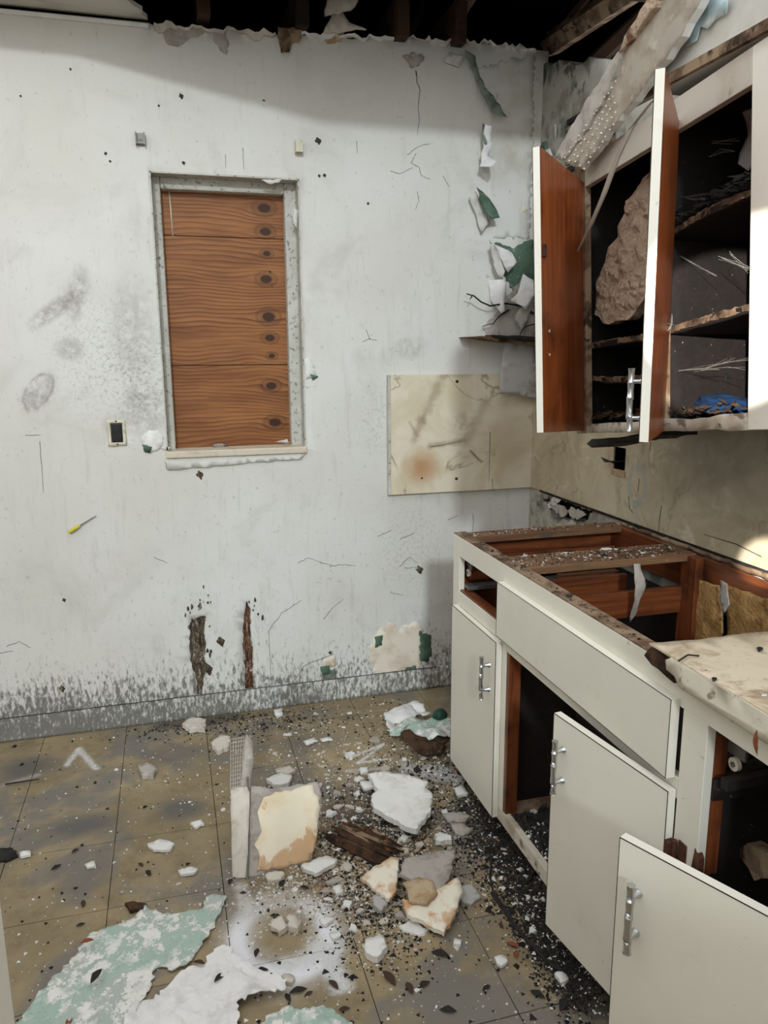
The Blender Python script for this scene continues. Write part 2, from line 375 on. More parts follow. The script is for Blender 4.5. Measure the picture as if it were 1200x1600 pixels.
M['rust'] = mottled('rusty_iron', C(84, 50, 36), [(C(48, 32, 26), 30, .45, .6, .8)], .9)
M['metal'] = mottled('dull_galvanised_metal', C(120, 118, 114), [(C(70, 60, 50), 40, .52, .65, .7)], .5, .7)
M['nylon'] = mottled('yellowed_nylon', C(200, 190, 170), [(C(140, 124, 100), 60, .55, .66, .6)], .5)
M['ivory'] = mottled('ivory_plastic', C(206, 200, 178), [(C(150, 140, 116), 50, .55, .66, .6)], .45)
M['blackp'] = G('black_bakelite').out(C(34, 33, 32), .4)
M['wire'] = G('black_wire').out(C(26, 22, 20), .6)
M['leaf'] = mottled('dry_brown_leaf', C(74, 56, 44), [(C(44, 34, 28), 60, .45, .6, .8)], .8)
M['leaf_red'] = mottled('dry_russet_leaf', C(140, 78, 52), [(C(96, 54, 38), 60, .45, .6, .8)], .75)
M['leaf_blk'] = mottled('black_leaf', C(46, 42, 40), [(C(28, 26, 24), 60, .45, .6, .8)], .8)
M['kraft'] = mottled('crinkled_kraft_paper', C(186, 146, 92), [(C(130, 92, 50), 9, .46, .62, .7), (C(190, 160, 110), 20, .58, .7, .6)], .3, bsc=26, bst=.9, bd=.015, spec=.6)
M['board_grey'] = mottled('grey_paper_facing', C(178, 176, 172), [(C(140, 136, 130), 12, .5, .66, .6), (C(80, 76, 70), 70, .68, .74, .6)], .9)
M['blue'] = mottled('blue_cloth', C(22, 52, 86), [(C(14, 28, 48), 14, .45, .6, .8)], .8)
M['web'] = G('dusty_cobweb').out(C(200, 198, 190), .9)
M['yellow'] = G('yellow_plastic').out(C(196, 190, 70), .4)
M['dkgreen'] = G('dark_green_plastic').out(C(36, 74, 58), .4)
M['paint_blue'] = mottled('pale_blue_paint_flap', C(176, 196, 200), [(C(206, 206, 200), 16, .5, .62, .7)], .8)
def glassy(name, col):
    g = G(name); m = g.out(col, .08); g.b.inputs['Transmission Weight'].default_value = .9; return m
M['glass'] = glassy('clear_vial_glass', (.92, .95, .95, 1))

# ------------------------------------------------------------------ mesh tools
class MB:
    def __init__(s): s.v = []; s.f = []; s.mi = []; s.sm = []
    def add(s, vs, fs, mi=0, smooth=False):
        b = len(s.v); s.v += [tuple(v) for v in vs]
        for f in fs: s.f.append(tuple(b+i for i in f)); s.mi.append(mi if isinstance(mi, int) else 0); s.sm.append(smooth)
    def box(s, x0, x1, y0, y1, z0, z1, mi=0, rot=None):
        vs = [Vector((x, y, z)) for z in (z0, z1) for y in (y0, y1) for x in (x0, x1)]
        if rot: vs = [rot @ v for v in vs]
        s.add(vs, [(0, 2, 3, 1), (4, 5, 7, 6), (0, 1, 5, 4), (2, 6, 7, 3), (0, 4, 6, 2), (1, 3, 7, 5)], mi)
        return s
    def tube(s, pts, r, n=8, mi=0, caps=True, smooth=True):
        pts = [Vector(p) for p in pts]; rs = r if isinstance(r, (list, tuple)) else [r]*len(pts)
        rings = []; up = None
        for i, p in enumerate(pts):
            t = (pts[min(i+1, len(pts)-1)]-pts[max(i-1, 0)]).normalized()
            if up is None: up = Vector((0, 0, 1)) if abs(t.z) < .9 else Vector((1, 0, 0))
            a = t.cross(up); a = a.normalized() if a.length > 1e-5 else t.orthogonal().normalized()
            b = a.cross(t).normalized(); up = b
            rings.append([p + (a*math.cos(k*2*math.pi/n)+b*math.sin(k*2*math.pi/n))*rs[i] for k in range(n)])
        vs = [v for g in rings for v in g]; fs = []
        for i in range(len(pts)-1):
            for k in range(n): fs.append((i*n+k, i*n+(k+1) % n, (i+1)*n+(k+1) % n, (i+1)*n+k))
        s.add(vs, fs, mi, smooth)
        if caps: s.add(rings[0], [tuple(range(n))], mi); s.add(rings[-1], [tuple(reversed(range(n)))], mi)
        return s
    def mesh(s, name, mats):
        me = bpy.data.meshes.new(name); me.from_pydata(s.v, [], s.f)
        for m in (mats if isinstance(mats, (list, tuple)) else [mats]): me.materials.append(M[m])
        me.polygons.foreach_set('material_index', s.mi); me.polygons.foreach_set('use_smooth', s.sm)
        me.update()
        bm = bmesh.new(); bm.from_mesh(me); bmesh.ops.recalc_face_normals(bm, faces=bm.faces); bm.to_mesh(me); bm.free()
        return me
    def build(s, name, mats, parent=None, loc=(0, 0, 0), rot=(0, 0, 0), bevel=0, shift=True):
        """verts are in the parent's frame (in the room's frame for top level); loc is the object's origin there"""
        if shift and any(loc): s.v = [(x-loc[0], y-loc[1], z-loc[2]) for x, y, z in s.v]
        o = bpy.data.objects.new(name, s.mesh(name, mats)); COL.objects.link(o)
        o.parent = parent; o.location = loc; o.rotation_euler = rot
        if bevel:
            md = o.modifiers.new('bevel', 'BEVEL'); md.width = bevel; md.segments = 2; md.limit_method = 'ANGLE'
        return o

def tag(o, label=None, cat=None, group=None, kind=None):
    if label: o['label'] = label
    if cat: o['category'] = cat
    if group: o['group'] = group
    if kind: o['kind'] = kind
    return o
def thing(name, label, cat, loc=(0, 0, 0), rot=(0, 0, 0), group=None):
    o = bpy.data.objects.new(name, None); COL.objects.link(o); o.empty_display_size = .05
    o.location = loc; o.rotation_euler = rot
    return tag(o, label, cat, group)

def jag(pts, amp, step, seed=0, closed=True):
    rnd = random.Random(seed); out = []
    n = len(pts)
    for i in range(n if closed else n-1):
        a, b = Vector(pts[i]), Vector(pts[(i+1) % n]); L = (b-a).length; k = max(1, int(L/step))
        nr = Vector((-(b-a).y, (b-a).x)).normalized() if L > 1e-6 else Vector((0, 0))
        for j in range(k):
            t = (j + (rnd.uniform(-.3, .3) if j else 0))/k
            out.append(tuple(a.lerp(b, t) + nr*(rnd.uniform(-amp, amp) if j else rnd.uniform(-amp, amp)*.4)))
    if not closed: out.append(tuple(pts[-1]))
    return out
def inside(p, poly):
    x, y = p; r = False; n = len(poly); j = n-1
    for i in range(n):
        xi, yi = poly[i][:2]; xj, yj = poly[j][:2]
        if (yi > y) != (yj > y) and x < (xj-xi)*(y-yi)/(yj-yi)+xi: r = not r
        j = i
    return r
def sheet(outline, to3, thick, step, h=None, holes=(), mi_back=0, mi_side=0, smooth=True, seed=1, tfun=None):
    """a plate with any outline, holes and a relief h(u, v); to3(u, v, w) lifts it into space"""
    rnd = random.Random(seed); pts = []; edges = []
    for loop in [outline]+list(holes):
        b = len(pts); n = len(loop); pts += [Vector(p[:2]) for p in loop]
        edges += [(b+i, b+(i+1) % n) for i in range(n)]
    us = [p.x for p in pts]; vs_ = [p.y for p in pts]
    nu = int((max(us)-min(us))/step)+1; nv = int((max(vs_)-min(vs_))/step)+1
    for i in range(nu):
        for j in range(nv):
            p = (min(us)+(i+.5+rnd.uniform(-.25, .25))*step, min(vs_)+(j+.5+rnd.uniform(-.25, .25))*step)
            if inside(p, outline) and not any(inside(p, q) for q in holes): pts.append(Vector(p))
    V, E, Fc, *_ = delaunay_2d_cdt(pts, edges, [], 0, 1e-5)
    keep = []
    for f in Fc:
        cx = sum(V[i].x for i in f)/len(f); cy = sum(V[i].y for i in f)/len(f)
        if inside((cx, cy), outline) and not any(inside((cx, cy), q) for q in holes): keep.append(tuple(f))
    h = h or (lambda u, v: 0.0)
    H = [h(v.x, v.y) for v in V]; n = len(V)
    mb = MB()
    top = [to3(v.x, v.y, H[i]) for i, v in enumerate(V)]
    bot = [to3(v.x, v.y, H[i]-(tfun(v.x, v.y) if tfun else thick)) for i, v in enumerate(V)]
    cnt = {}
    for f in keep:
        for a, b in zip(f, f[1:]+f[:1]): cnt[(a, b)] = 1
    side = [(a, b) for (a, b) in cnt if (b, a) not in cnt]
    mb.v = [tuple(p) for p in top+bot]
    for f in keep: mb.f.append(f); mb.mi.append(0); mb.sm.append(smooth)
    for f in keep: mb.f.append(tuple(n+i for i in reversed(f))); mb.mi.append(mi_back); mb.sm.append(smooth)
    for a, b in side: mb.f.append((b, a, n+a, n+b)); mb.mi.append(mi_side); mb.sm.append(False)
    return mb
def nz(x, y, z=0.0, s=1.0): return mnoise.noise(Vector((x*s, y*s, z)))
def cen(l): return (sum(p[0] for p in l)/len(l), sum(p[1] for p in l)/len(l))
to_back = lambda u, v, w: (u, D-w, v)
to_right = lambda u, v, w: (W-w, u, v)
to_floor = lambda u, v, w: (u, v, w)
def ribbon(pts, w0, w1, to3, lift=.0008, mb=None):
    mb = mb or MB(); n = len(pts); L = []; Rr = []
    for i in range(n):
        a, b = Vector(pts[max(i-1, 0)]), Vector(pts[min(i+1, n-1)]); d = (b-a).normalized(); nr = Vector((-d.y, d.x))
        w = (w0+(w1-w0)*i/(n-1))*.5*(.6+.8*abs(nz(i*1.7, w0*900)))
        p = Vector(pts[i]); L.append(p+nr*w); Rr.append(p-nr*w)
    vs = [to3(p.x, p.y, lift) for p in L]+[to3(p.x, p.y, lift) for p in Rr]+[to3(p.x, p.y, -.002) for p in L]+[to3(p.x, p.y, -.002) for p in Rr]
    fs = []
    for i in range(n-1):
        fs += [(i, i+1, n+i+1, n+i), (2*n+i, 2*n+i+1, i+1, i), (n+i, n+i+1, 3*n+i+1, 3*n+i)]
    mb.add(vs, fs); return mb

# ================================================================== SETTING
# ---- floor: dark subfloor carrying separate vinyl tiles
floor = MB().box(XL-.1, W+.1, YR-.3, D+.12, -.06, -.004).build('floor', 'subfloor'); tag(floor, 'tan vinyl tile floor strewn with debris', kind='structure')
T = .3048; X0 = -.2382; Y0 = 1.935; g_ = .0022
tile_me = MB().box(-T/2+g_/2, T/2-g_/2, -T/2+g_/2, T/2-g_/2, -.004, 0).mesh('tile', 'tile')
rt = random.Random(5)
for i in range(-5, 7):
    for j in range(-10, 5):
        cx, cy = X0+(i+.5)*T, Y0+(j+.5)*T
        if cx-T/2 < XL-.05 or cy-T/2 < YR-.25: continue
        xe, ye = min(cx+T/2-g_/2, W), min(cy+T/2-g_/2, D)          # tiles cut along the walls
        if xe-cx < -T/2+.03 or ye-cy < -T/2+.03: continue
        me = tile_me
        if xe < cx+T/2-g_ or ye < cy+T/2-g_: me = MB().box(-T/2+g_/2, xe-cx, -T/2+g_/2, ye-cy, -.004, 0).mesh('tile', 'tile')
        o = bpy.data.objects.new('tile', me); COL.objects.link(o); o.parent = floor
        o.location = (cx, cy, rt.uniform(-.0012, 0)); o.rotation_euler = (rt.uniform(-.002, .002), rt.uniform(-.002, .002), rt.uniform(-.003, .003))
# ---- back wall with the window opening, gouges and an outlet hole
win = [B(233, 271), B(464, 279), B(478, 700), B(262, 704)]
wx0, wx1 = -.016, .516; wz0, wz1 = 1.094, 2.094
gouge1 = jag(Bs([(297, 972), (310, 964), (321, 962), (319, 985), (322, 1005), (320, 1030), (324, 1042), (318, 1060), (316, 1086), (309, 1086), (306, 1055), (300, 1045), (296, 1010)]), .003, .010, 3)
gouge2 = jag(Bs([(386, 938), (392, 955), (391, 985), (395, 1020), (396, 1060), (398, 1088), (382, 1090), (383, 1050), (379, 1010), (381, 965)]), .003, .010, 4)
ol = B(172, 661); oh = B(193, 691)
outl = [(ol[0], ol[1]), (oh[0], ol[1]), (oh[0], oh[1]), (ol[0], oh[1])]
tophole = jag(Bs([(434, 40), (470, 40), (468, 66), (455, 70), (452, 80), (440, 82), (437, 66)]), .006, .02, 8)
top_edge = [(x, HC+.005*nz(x, 1, s=9)) for x in [XL-.02]] + jag(Bs([(232, 37), (300, 44), (430, 54), (520, 58), (640, 62), (760, 68), (836, 78)]), .008, .02, 2, False) + [(W+.02, B(836, 78)[1])]
wl = [(XL-.02, -.02), (W+.02, -.02)] + list(reversed(top_edge))
wl = [p for p in wl]
ctop = max(p[1] for p in tophole)
if ctop > HC-.02: tophole = [(a, min(b, HC-.025)) for a, b in tophole]
def wall_h(u, v):
    h = .004*nz(u, v, 3, 1.6) + .0015*nz(u, v, 7, 6)
    if u < XL+.05 or v < .05: h = 0
    # loose, blistered skim coat in the upper right
    cu, cv = B(690, 125); q = ((u-cu)/.16)**2+((v-cv)/.14)**2
    if q < 4: h += .016*math.exp(-q*1.2)*(1+.8*nz(u, v, 2, 14)) + .008*math.exp(-q)*abs(nz(u, v, 5, 22))
    return h
win_h = [(wx0, wz0), (wx1, wz0), (wx1, wz1), (wx0, wz1)]
wb = sheet(wl, to_back, .11, .045, wall_h, [win_h, gouge1, gouge2, outl, tophole])
wall_back = wb.build('wall_back', 'wall'); tag(wall_back, 'dirty white plaster wall with boarded window', kind='structure')
def wchild(mb, name, mat, **k): return mb.build(name, mat, wall_back, **k)
for ln, mt, gg in ((gouge1, 'lath', 1), (gouge2, 'lath2', 2)):
    x0, x1 = min(p[0] for p in ln), max(p[0] for p in ln); z0, z1 = min(p[1] for p in ln), max(p[1] for p in ln)
    wchild(sheet([(x0-.02, z0-.02), (x1+.02, z0-.02), (x1+.02, z1+.02), (x0-.02, z1+.02)], lambda u, v, w: (u, D+.014-w, v), .01, .007,
                 lambda u, v: .013*abs(nz(u, v*.25, gg, 90))+.004*nz(u, v, 0, 200), smooth=False), 'lath', mt)
wchild(MB().box(tophole[0][0]-.05, tophole[0][0]+.13, D+.02, D+.03, HC-.16, HC), 'lath', 'wood_frame')
# splinters of paint round the gouges, cracks, chips
rc_ = random.Random(11)
for cx, cy, sx, sy, n in ((310, 945, 22, 22, 16), (325, 1000, 10, 30, 8), (300, 985, 8, 14, 5), (400, 955, 6, 18, 6)):
    for k in range(n):
        px, py = rc_.gauss(cx, sx*.6), rc_.gauss(cy, sy*.6); s = rc_.uniform(.9, 2.8); an = rc_.uniform(0, 6.28); el = rc_.uniform(1, 2.2)
        wchild(sheet(jag(Bs([(px+s*math.cos(an+i*1.05)*rc_.uniform(.4, 1), py+s*el*math.sin(an+i*1.05)*rc_.uniform(.5, 1.1)) for i in range(6)]), .0008, .002, k), to_back, .003, .02, lambda u, v: .0035+wall_h(u, v)), 'paint_scar', 'lath' if k % 3 else 'crack')
CR = [[(648, 110), (650, 130), (655, 142), (653, 165), (655, 190), (652, 210)], [(650, 240), (642, 255), (655, 262), (658, 275), (672, 280)], [(636, 242), (655, 228), (672, 224)],
      [(652, 300), (654, 315), (648, 328)], [(610, 268), (625, 272), (645, 262)], [(692, 275), (702, 292)], [(572, 516), (578, 530), (590, 532)], [(578, 530), (565, 534)],
      [(515, 885), (535, 882), (555, 884)], [(505, 968), (520, 950), (536, 936)], [(420, 985), (440, 958), (470, 938)], [(420, 985), (422, 1040), (425, 1078)],
      [(590, 838), (605, 832), (612, 828)], [(625, 842), (640, 836), (648, 832)], [(632, 888), (652, 886)], [(738, 802), (740, 815), (738, 830)],
      [(10, 1010), (30, 1002), (48, 1012)], [(0, 1020), (20, 1017)], [(258, 722), (262, 735), (320, 728), (345, 716), (370, 722), (420, 714), (450, 716)],
      [(700, 812), (715, 805)], [(624, 885), (640, 870), (652, 880)], [(610, 925), (630, 930)], [(455, 1070), (475, 1040), (500, 1030), (522, 1022)], [(352, 240), (353, 262)], [(380, 232), (381, 265)],
      [(558, 222), (558, 240)], [(240, 870), (262, 880)], [(40, 680), (64, 680)], [(62, 690), (66, 740), (68, 770)], [(465, 880), (480, 872), (520, 884)]]
for k, c in enumerate(CR):
    p = Bs(c); q = []
    for a, b in zip(p, p[1:]):
        for f_ in range(5):
            q.append((a[0]+(b[0]-a[0])*f_/5+.0045*nz(k, f_*1.3+a[0]*50), a[1]+(b[1]-a[1])*f_/5+.0045*nz(k+.5, f_*1.7+a[1]*50)))
    q.append(p[-1])
    wchild(ribbon(q, .0036 if k == 0 else .0020, .0010, lambda u, v, w: (u, D-w-wall_h(u, v), v), .0012), 'crack', 'crack')
for k, (px, py, s) in enumerate([(497, 220, 5), (499, 275, 2.5), (283, 150, 4), (110, 108, 2), (32, 150, 2), (165, 240, 2.5), (172, 252, 2), (422, 425, 2.5), (820, 328, 6), (516, 1020, 3), (100, 938, 3), (97, 1076, 5), (312, 742, 6), (655, 890, 6), (620, 640, 3),
                                 (412, 157, 2), (248, 165, 2), (287, 255, 3), (507, 274, 3), (575, 318, 2), (345, 1002, 7), (325, 1045, 8)]):
    mt = 'cream_shard' if k == 8 else 'lath' if k in (11, 12, 13, 20, 21) else 'crack'
    wchild(sheet(jag(Bs([(px-s, py), (px-s*.3, py-s*1.2), (px+s, py-s*.2), (px+s*.4, py+s*1.3)]), .002, .004, k), to_back, .004, .02, lambda u, v: .0015+wall_h(u, v)), 'paint_scar', mt)
# bare cream plaster patches with scraps of green paint near the floor
def patch(pxs, mat, name='bare_patch', lift=.001, amp=.006, seed=1, thick=.004):
    return wchild(sheet(jag(Bs(pxs), amp, .010, seed), to_back, thick, .03, lambda u, v: lift+wall_h(u, v)), name, mat)
patch([(592, 985), (612, 972), (625, 982), (645, 970), (660, 982), (658, 1040), (652, 1052), (590, 1058), (582, 1045), (578, 1010)], 'bare_cream', lift=.0015, seed=5, amp=.009)
patch([(655, 985), (672, 992), (675, 1020), (668, 1035), (656, 1030)], 'green', lift=.002, seed=6)
patch([(585, 995), (598, 992), (597, 1008), (586, 1012)], 'green', lift=.003, seed=7, amp=.004)
patch([(635, 1042), (650, 1040), (650, 1050), (630, 1052)], 'green', lift=.003, seed=8, amp=.003)
patch([(505, 1030), (525, 1022), (525, 1040), (503, 1048)], 'bare_cream', lift=.0015, seed=9, amp=.003)
patch([(500, 1042), (514, 1040), (518, 1050), (504, 1056)], 'green', lift=.003, seed=10, amp=.003)
patch([(504, 1056), (524, 1044), (525, 1082), (505, 1090)], 'flap_dark', lift=.0015, seed=12, amp=.004)
patch([(222, 682), (232, 672), (248, 672), (256, 684), (250, 700), (236, 708), (224, 700)], 'plaster_w', lift=.003, seed=13, amp=.004)
patch([(222, 694), (238, 698), (234, 708), (226, 706)], 'green', lift=.005, seed=14, amp=.003)
patch([(476, 562), (486, 560), (496, 588), (478, 592)], 'plaster_w', lift=.004, seed=15, amp=.003)
patch([(484, 584), (497, 588), (488, 594)], 'green', lift=.006, seed=16, amp=.002)
patch([(250, 42), (322, 44), (308, 58), (288, 66), (277, 73), (262, 70)], 'plaster_g', lift=.002, seed=17)
patch([(334, 50), (352, 50), (357, 70), (354, 86), (344, 78), (336, 68)], 'plaster_g', lift=.004, seed=18)
patch([(505, 50), (540, 50), (532, 66), (510, 68)], 'plaster_t', lift=.003, seed=19, amp=.004)
patch([(628, 90), (645, 85), (660, 92), (652, 106), (640, 108)], 'plaster_g', lift=.012, seed=20)
patch([(432, 44), (470, 46), (468, 66), (456, 70), (452, 82), (440, 84), (436, 66)], 'wood_frame', lift=.014, seed=24, amp=.004)
# surface where paint has come away in the corner: grey and dark green
patch([(742, 110), (765, 100), (835, 85), (832, 230), (828, 372), (770, 372), (768, 330), (748, 250), (752, 215), (760, 180)], 'wall', 'under_coat', .0012, .008, 21)
patch([(764, 376), (800, 388), (836, 372), (836, 500), (820, 520), (800, 452), (780, 420)], 'green', 'under_coat', .002, .006, 22)
patch([(785, 470), (812, 440), (836, 470), (836, 530), (765, 530), (752, 512), (772, 492)], 'plaster_g', 'under_coat', .003, .006, 23)
# curled flaps of paint
def flap(pxs, mat, lift0, curl, seed, amp=.004, step=.02, back=0, mats=None):
    pts = jag(Bs(pxs), amp, .02, seed); 
    def h(u, v): return lift0 + max(0, curl(u, v)) + .004*nz(u, v, seed, 25)
    return wchild(sheet(pts, to_back, .0025, step, h, mi_back=back), 'paint_flap', mats or mat)
b1 = B(745, 120)
flap([(722, 82), (738, 92), (742, 112), (752, 140), (768, 165), (782, 190), (762, 182), (752, 160), (744, 140)], 'flap_dark', .012, lambda u, v: .30*max(0, u-b1[0])+.02, 31)
flap([(748, 202), (757, 205), (760, 262), (755, 270), (742, 265), (748, 235)], 'white_peel', .012, lambda u, v: .02+.10*abs(nz(v, u, 0, 14)), 32)
flap([(748, 196), (757, 212), (757, 232), (748, 226)], 'flap_dark', .030, lambda u, v: .01, 33, .002)
flap([(738, 296), (748, 304), (762, 322), (772, 344), (758, 346), (748, 330)], 'green', .014, lambda u, v: .03+.1*(B(738, 296)[1]-v), 34)
flap([(730, 310), (740, 300), (752, 330), (762, 348), (750, 366), (742, 340)], 'flap_back', .008, lambda u, v: .012, 35)
flap([(758, 385), (764, 380), (782, 425), (778, 438), (768, 425)], 'flap_back', .014, lambda u, v: .03, 36)
flap([(768, 384), (792, 398), (798, 412), (786, 428), (778, 410)], 'white_peel', .012, lambda u, v: .02+.3*max(0, u-B(768, 384)[0]), 37)
flap([(762, 438), (785, 440), (793, 470), (788, 482), (775, 490), (766, 470)], 'white_peel', .006, lambda u, v: .05*max(0, 1-((u-B(778, 465)[0])/.03)**2), 38)
flap([(808, 430), (822, 440), (824, 462), (812, 486), (796, 474), (790, 470), (800, 460)], 'white_peel', .02, lambda u, v: .03+.2*max(0, u-B(790, 470)[0]), 39)
flap([(806, 484), (818, 470), (826, 482), (812, 520), (800, 500)], 'plaster_g', .012, lambda u, v: .02, 40)
flap([(700, 84), (722, 90), (716, 108), (690, 100)], 'flap_back', .010, lambda u, v: .015, 41)
# broken plaster lip along the top of the wall
lip = MB()
for seg, (a, b) in enumerate([((240, 36), (430, 52)), ((470, 52), (640, 60)), ((640, 60), (760, 66)), ((760, 66), (836, 78))]):
    top = jag(Bs([a, b]), .010, .014, 60+seg, False); low = [(p[0], p[1]-.008-.040*max(0, nz(p[0], seg, 0, 9))) for p in reversed(top)]
    wchild(sheet(top+low, to_back, .02, .05, lambda u, v: .012+.010*nz(u, v, seg, 50), smooth=False), 'plaster_lip', 'plaster_w' if seg % 2 else 'plaster')
# cornice strip still up at the left
x_e = B(232, 40)[0]
wchild(MB().box(XL, x_e, D-.012, D, HC-.012, HC), 'cornice_strip', 'plaster_w')

# ---- right wall with the hole behind the corner and an outlet cut-out
hole_r = jag(RWs([(846, 778), (872, 776), (905, 790), (928, 802), (915, 813), (868, 815)]), .012, .02, 5)
or0, or1 = RW(962, 697), RW(979, 736)
outr = [(or1[0], or1[1]), (or0[0], or1[1]), (or0[0], or0[1]), (or1[0], or0[1])]
broken_top = jag([(D+.1, HC), (2.95, HC-.02), (2.80, 2.50), (2.55, 2.44), (2.44, 2.30), (2.30, 2.24), (2.08, 2.22), (2.05, HC)], .02, .05, 9, False)
rw = [(YR-.1, -.02), (D+.1, -.02)] + broken_top + [(YR-.1, HC)]
wall_right = sheet(rw, to_right, .1, .07, lambda u, v: .004*nz(u, v, 9, 3) if v > 1.38 else 0, [hole_r, outr]).build('wall_right', 'wall_r')
tag(wall_right, 'grimy side wall behind the cabinets', kind='structure')
MB().box(W+.06, W+.07, 2.40, 3.0, .70, .92).build('hole_back', 'black', wall_right)  # black sheet standing for the shade inside the hole
rr = random.Random(3)
for k in range(9):
    px, py = rr.uniform(845, 930), rr.uniform(772, 800)+rr.uniform(0, 8); s = rr.uniform(5, 11)
    sheet(jag(RWs([(px-s, py-s*.3), (px, py-s*.7), (px+s, py), (px+s*.2, py+s*.8), (px-s*.7, py+s*.5)]), .012, .016, k), to_right, .003, .03,
          lambda u, v: .004+.010*abs(nz(u, v, k, 40)), smooth=False).build('paint_flap', 'plaster_g' if k % 3 else 'flap_back', wall_right)
for k in range(26):                      # scaling paint and torn paper high on the side wall
    y_ = rr.uniform(2.30, 2.98); z_ = rr.uniform(1.42, 2.30); s = rr.uniform(.02, .06)
    if y_ < 2.5 and z_ > 2.15: continue
    sheet(jag([(y_-s*.5, z_-s*1.3), (y_+s*.5, z_-s), (y_+s*.6, z_+s*1.4), (y_-s*.4, z_+s)], .012, .02, k), to_right, .003, .04,
          lambda u, v: .008+.02*abs(nz(u, v, k, 18))).build('paint_flap', ['flap_dark', 'flap_back', 'plaster_g', 'green'][k % 4], wall_right)
for k in range(9):                       # exposed strips of lath at the broken corner
    z_ = 2.06+k*.028
    MB().box(W-.014, W-.004, 2.46+.03*nz(k, 3), 2.78+.08*nz(k, 1), z_, z_+.018).build('lath', 'wood_frame' if k % 2 else 'wood_dark', wall_right)
# ---- remaining walls, soffit, ceiling scraps, roof
MB().box(XL-.1, XL, YR-.1, D+.1, -.02, HC).build('wall_left', 'plain_wall')['kind'] = 'structure'
wr = MB()
wr.box(XL, W, YR-.1, YR, 0, 1.45)
wr.build('wall_rear', 'plain_wall')['kind'] = 'structure'
brk = jag(RWs([(915, 262), (930, 236), (990, 145), (1052, 36), (1078, -30)], UX), .008, .02, 13, False)
sfo = [(YR, 2.062), (brk[0][0], 2.062)] + [q for q in brk[1:] if 2.066 < q[1] < HC-.01] + [(brk[-1][0]-.12, HC), (YR, HC)]
sf = sheet(sfo, lambda u, v, w: (UX-w, u, v), .016, .08).build('wall_soffit', 'soffit'); tag(sf, 'boxed soffit above the wall cabinet', kind='structure')
MB().box(UX+.016, W-.004, YR, 1.75, 2.062, 2.076).build('soffit_underside', 'soffit', sf)
for k_ in range(4): MB().box(UX+.016, UX+.056, 1.70-k_*.4, 1.74-k_*.4, 2.076, HC).build('soffit_stud', 'attic', sf)
MB().box(UX-.012, UX, YR, 2.05, 2.062, 2.084).build('soffit_trim', 'wood_frame', sf)
for k, pl in enumerate([[(1078, 0), (1150, 0), (1140, 22), (1122, 30), (1112, 44), (1098, 42), (1092, 66), (1080, 72), (1076, 40)], [(1052, 40), (1076, 30), (1074, 66), (1060, 74), (1046, 92), (1040, 70)]]):
    sheet(jag(RWs(pl, UX), .006, .02, 70+k), lambda u, v, w: (UX-w, u, v), .002, .015, lambda u, v: .006+.02*abs(nz(u, v, k, 22)), ).build('paint_flap', 'paint_blue' if k == 0 else 'flap_back', sf)
ce = jag(Fs([(232, 37), (215, 20), (195, 0)], HC), .01, .02, 4, False)
co = [(XL, D), (ce[0][0], D)] + ce + [(ce[-1][0]-.02, 2.76), (-.3, 2.70), (XL, 2.72)]
cl = sheet(co, lambda u, v, w: (u, v, HC+.014-w), .014, .08).build('ceiling', 'ceiling'); tag(cl, 'remnant of the plaster ceiling along the wall', kind='structure')
EDGE = [(XL-.6, 2.93), (-.45, 2.88), (.50, 2.44), (W+2.2, 2.40)]       # unseen roof edge, slanted to shape the shadow line on the back wall
beam = sheet(EDGE + [(x, y-.07) for x, y in reversed(EDGE)], lambda u, v, w: (u, v, HC+w), .58, .3, lambda u, v: .58, smooth=False).build('trim_1', 'attic'); tag(beam, 'added roof-edge beam that shades the top of the back wall', kind='structure')
rf = MB(); rz = lambda y: 3.05+(y-2.36)*.18
for dz in (0, .04):
    ro = [(x, y-.05, rz(y)+dz) for x, y in EDGE]; m_ = len(ro); ro += [(x, 6.2, rz(6.2)+dz) for x, y in EDGE]
    rf.add(ro, [(i, i+1, m_+i+1, m_+i) for i in range(m_-1)])
rf.box(XL-.6, W+2.2, 6.2, 6.25, 2.4, 3.8); rf.box(XL-.65, XL-.6, 2.36, 6.2, 2.4, 3.8); rf.box(W+2.2, W+2.25, 2.0, 6.2, 1.9, 3.8)
rf.box(W+.1, W+2.2, 2.30, 2.34, 2.0, 3.06)
rf.box(XL-.6, W+2.2, D+.1, 6.2, 2.36, 2.40)
roof = rf.build('ceiling_attic', 'roof'); tag(roof, 'dark roof void above the broken ceiling', kind='structure')
for k, (px, r_) in enumerate([(318, .03), (480, .035), (655, .03), (760, .03)]):
    c0 = P(2, HC+.06, px, 8)
    MB().box(c0.x-.022, c0.x+.022, 2.95, 5.6, HC+.03, HC+.17).build('joist', 'attic', roof)
MB().tube([P(1, 3.25, 690, 60), P(1, 3.3, 712, 25), P(1, 3.4, 745, -30)], [.03, .035, .04], 6, smooth=False).build('rafter', 'wood_frame', roof)
MB().tube([P(1, 3.2, 640, 55), P(1, 3.3, 655, 20), P(1, 3.4, 662, -30)], [.02, .02, .02], 6, smooth=False).build('rafter', 'attic', roof)
for k, (a, b, w_) in enumerate([((860, 70), (1010, -30), .05), ((905, 120), (1010, 20), .035), ((880, 40), (930, -20), .02)]):
    MB().tube([P(0, W+.10+.1*k, *a), P(0, W+.12+.1*k, *b)], [w_, w_*.9], 5, smooth=False).build('rafter', 'attic' if k else 'wood_frame', roof)
# hanging scraps of plaster at the ceiling line
for k, pl in enumerate([[(512, -10), (560, -10), (556, 10), (530, 22), (508, 24)], [(520, 22), (536, 18), (546, 36), (572, 46), (505, 50), (510, 40)]]):
    sheet(jag(Bs(pl, D-.03), .004, .02, 80+k), lambda u, v, w: (u, D-.03-w, v), .012, .03, lambda u, v: .012*nz(u, v, k, 14)).build('plaster_scrap', 'plaster', cl)

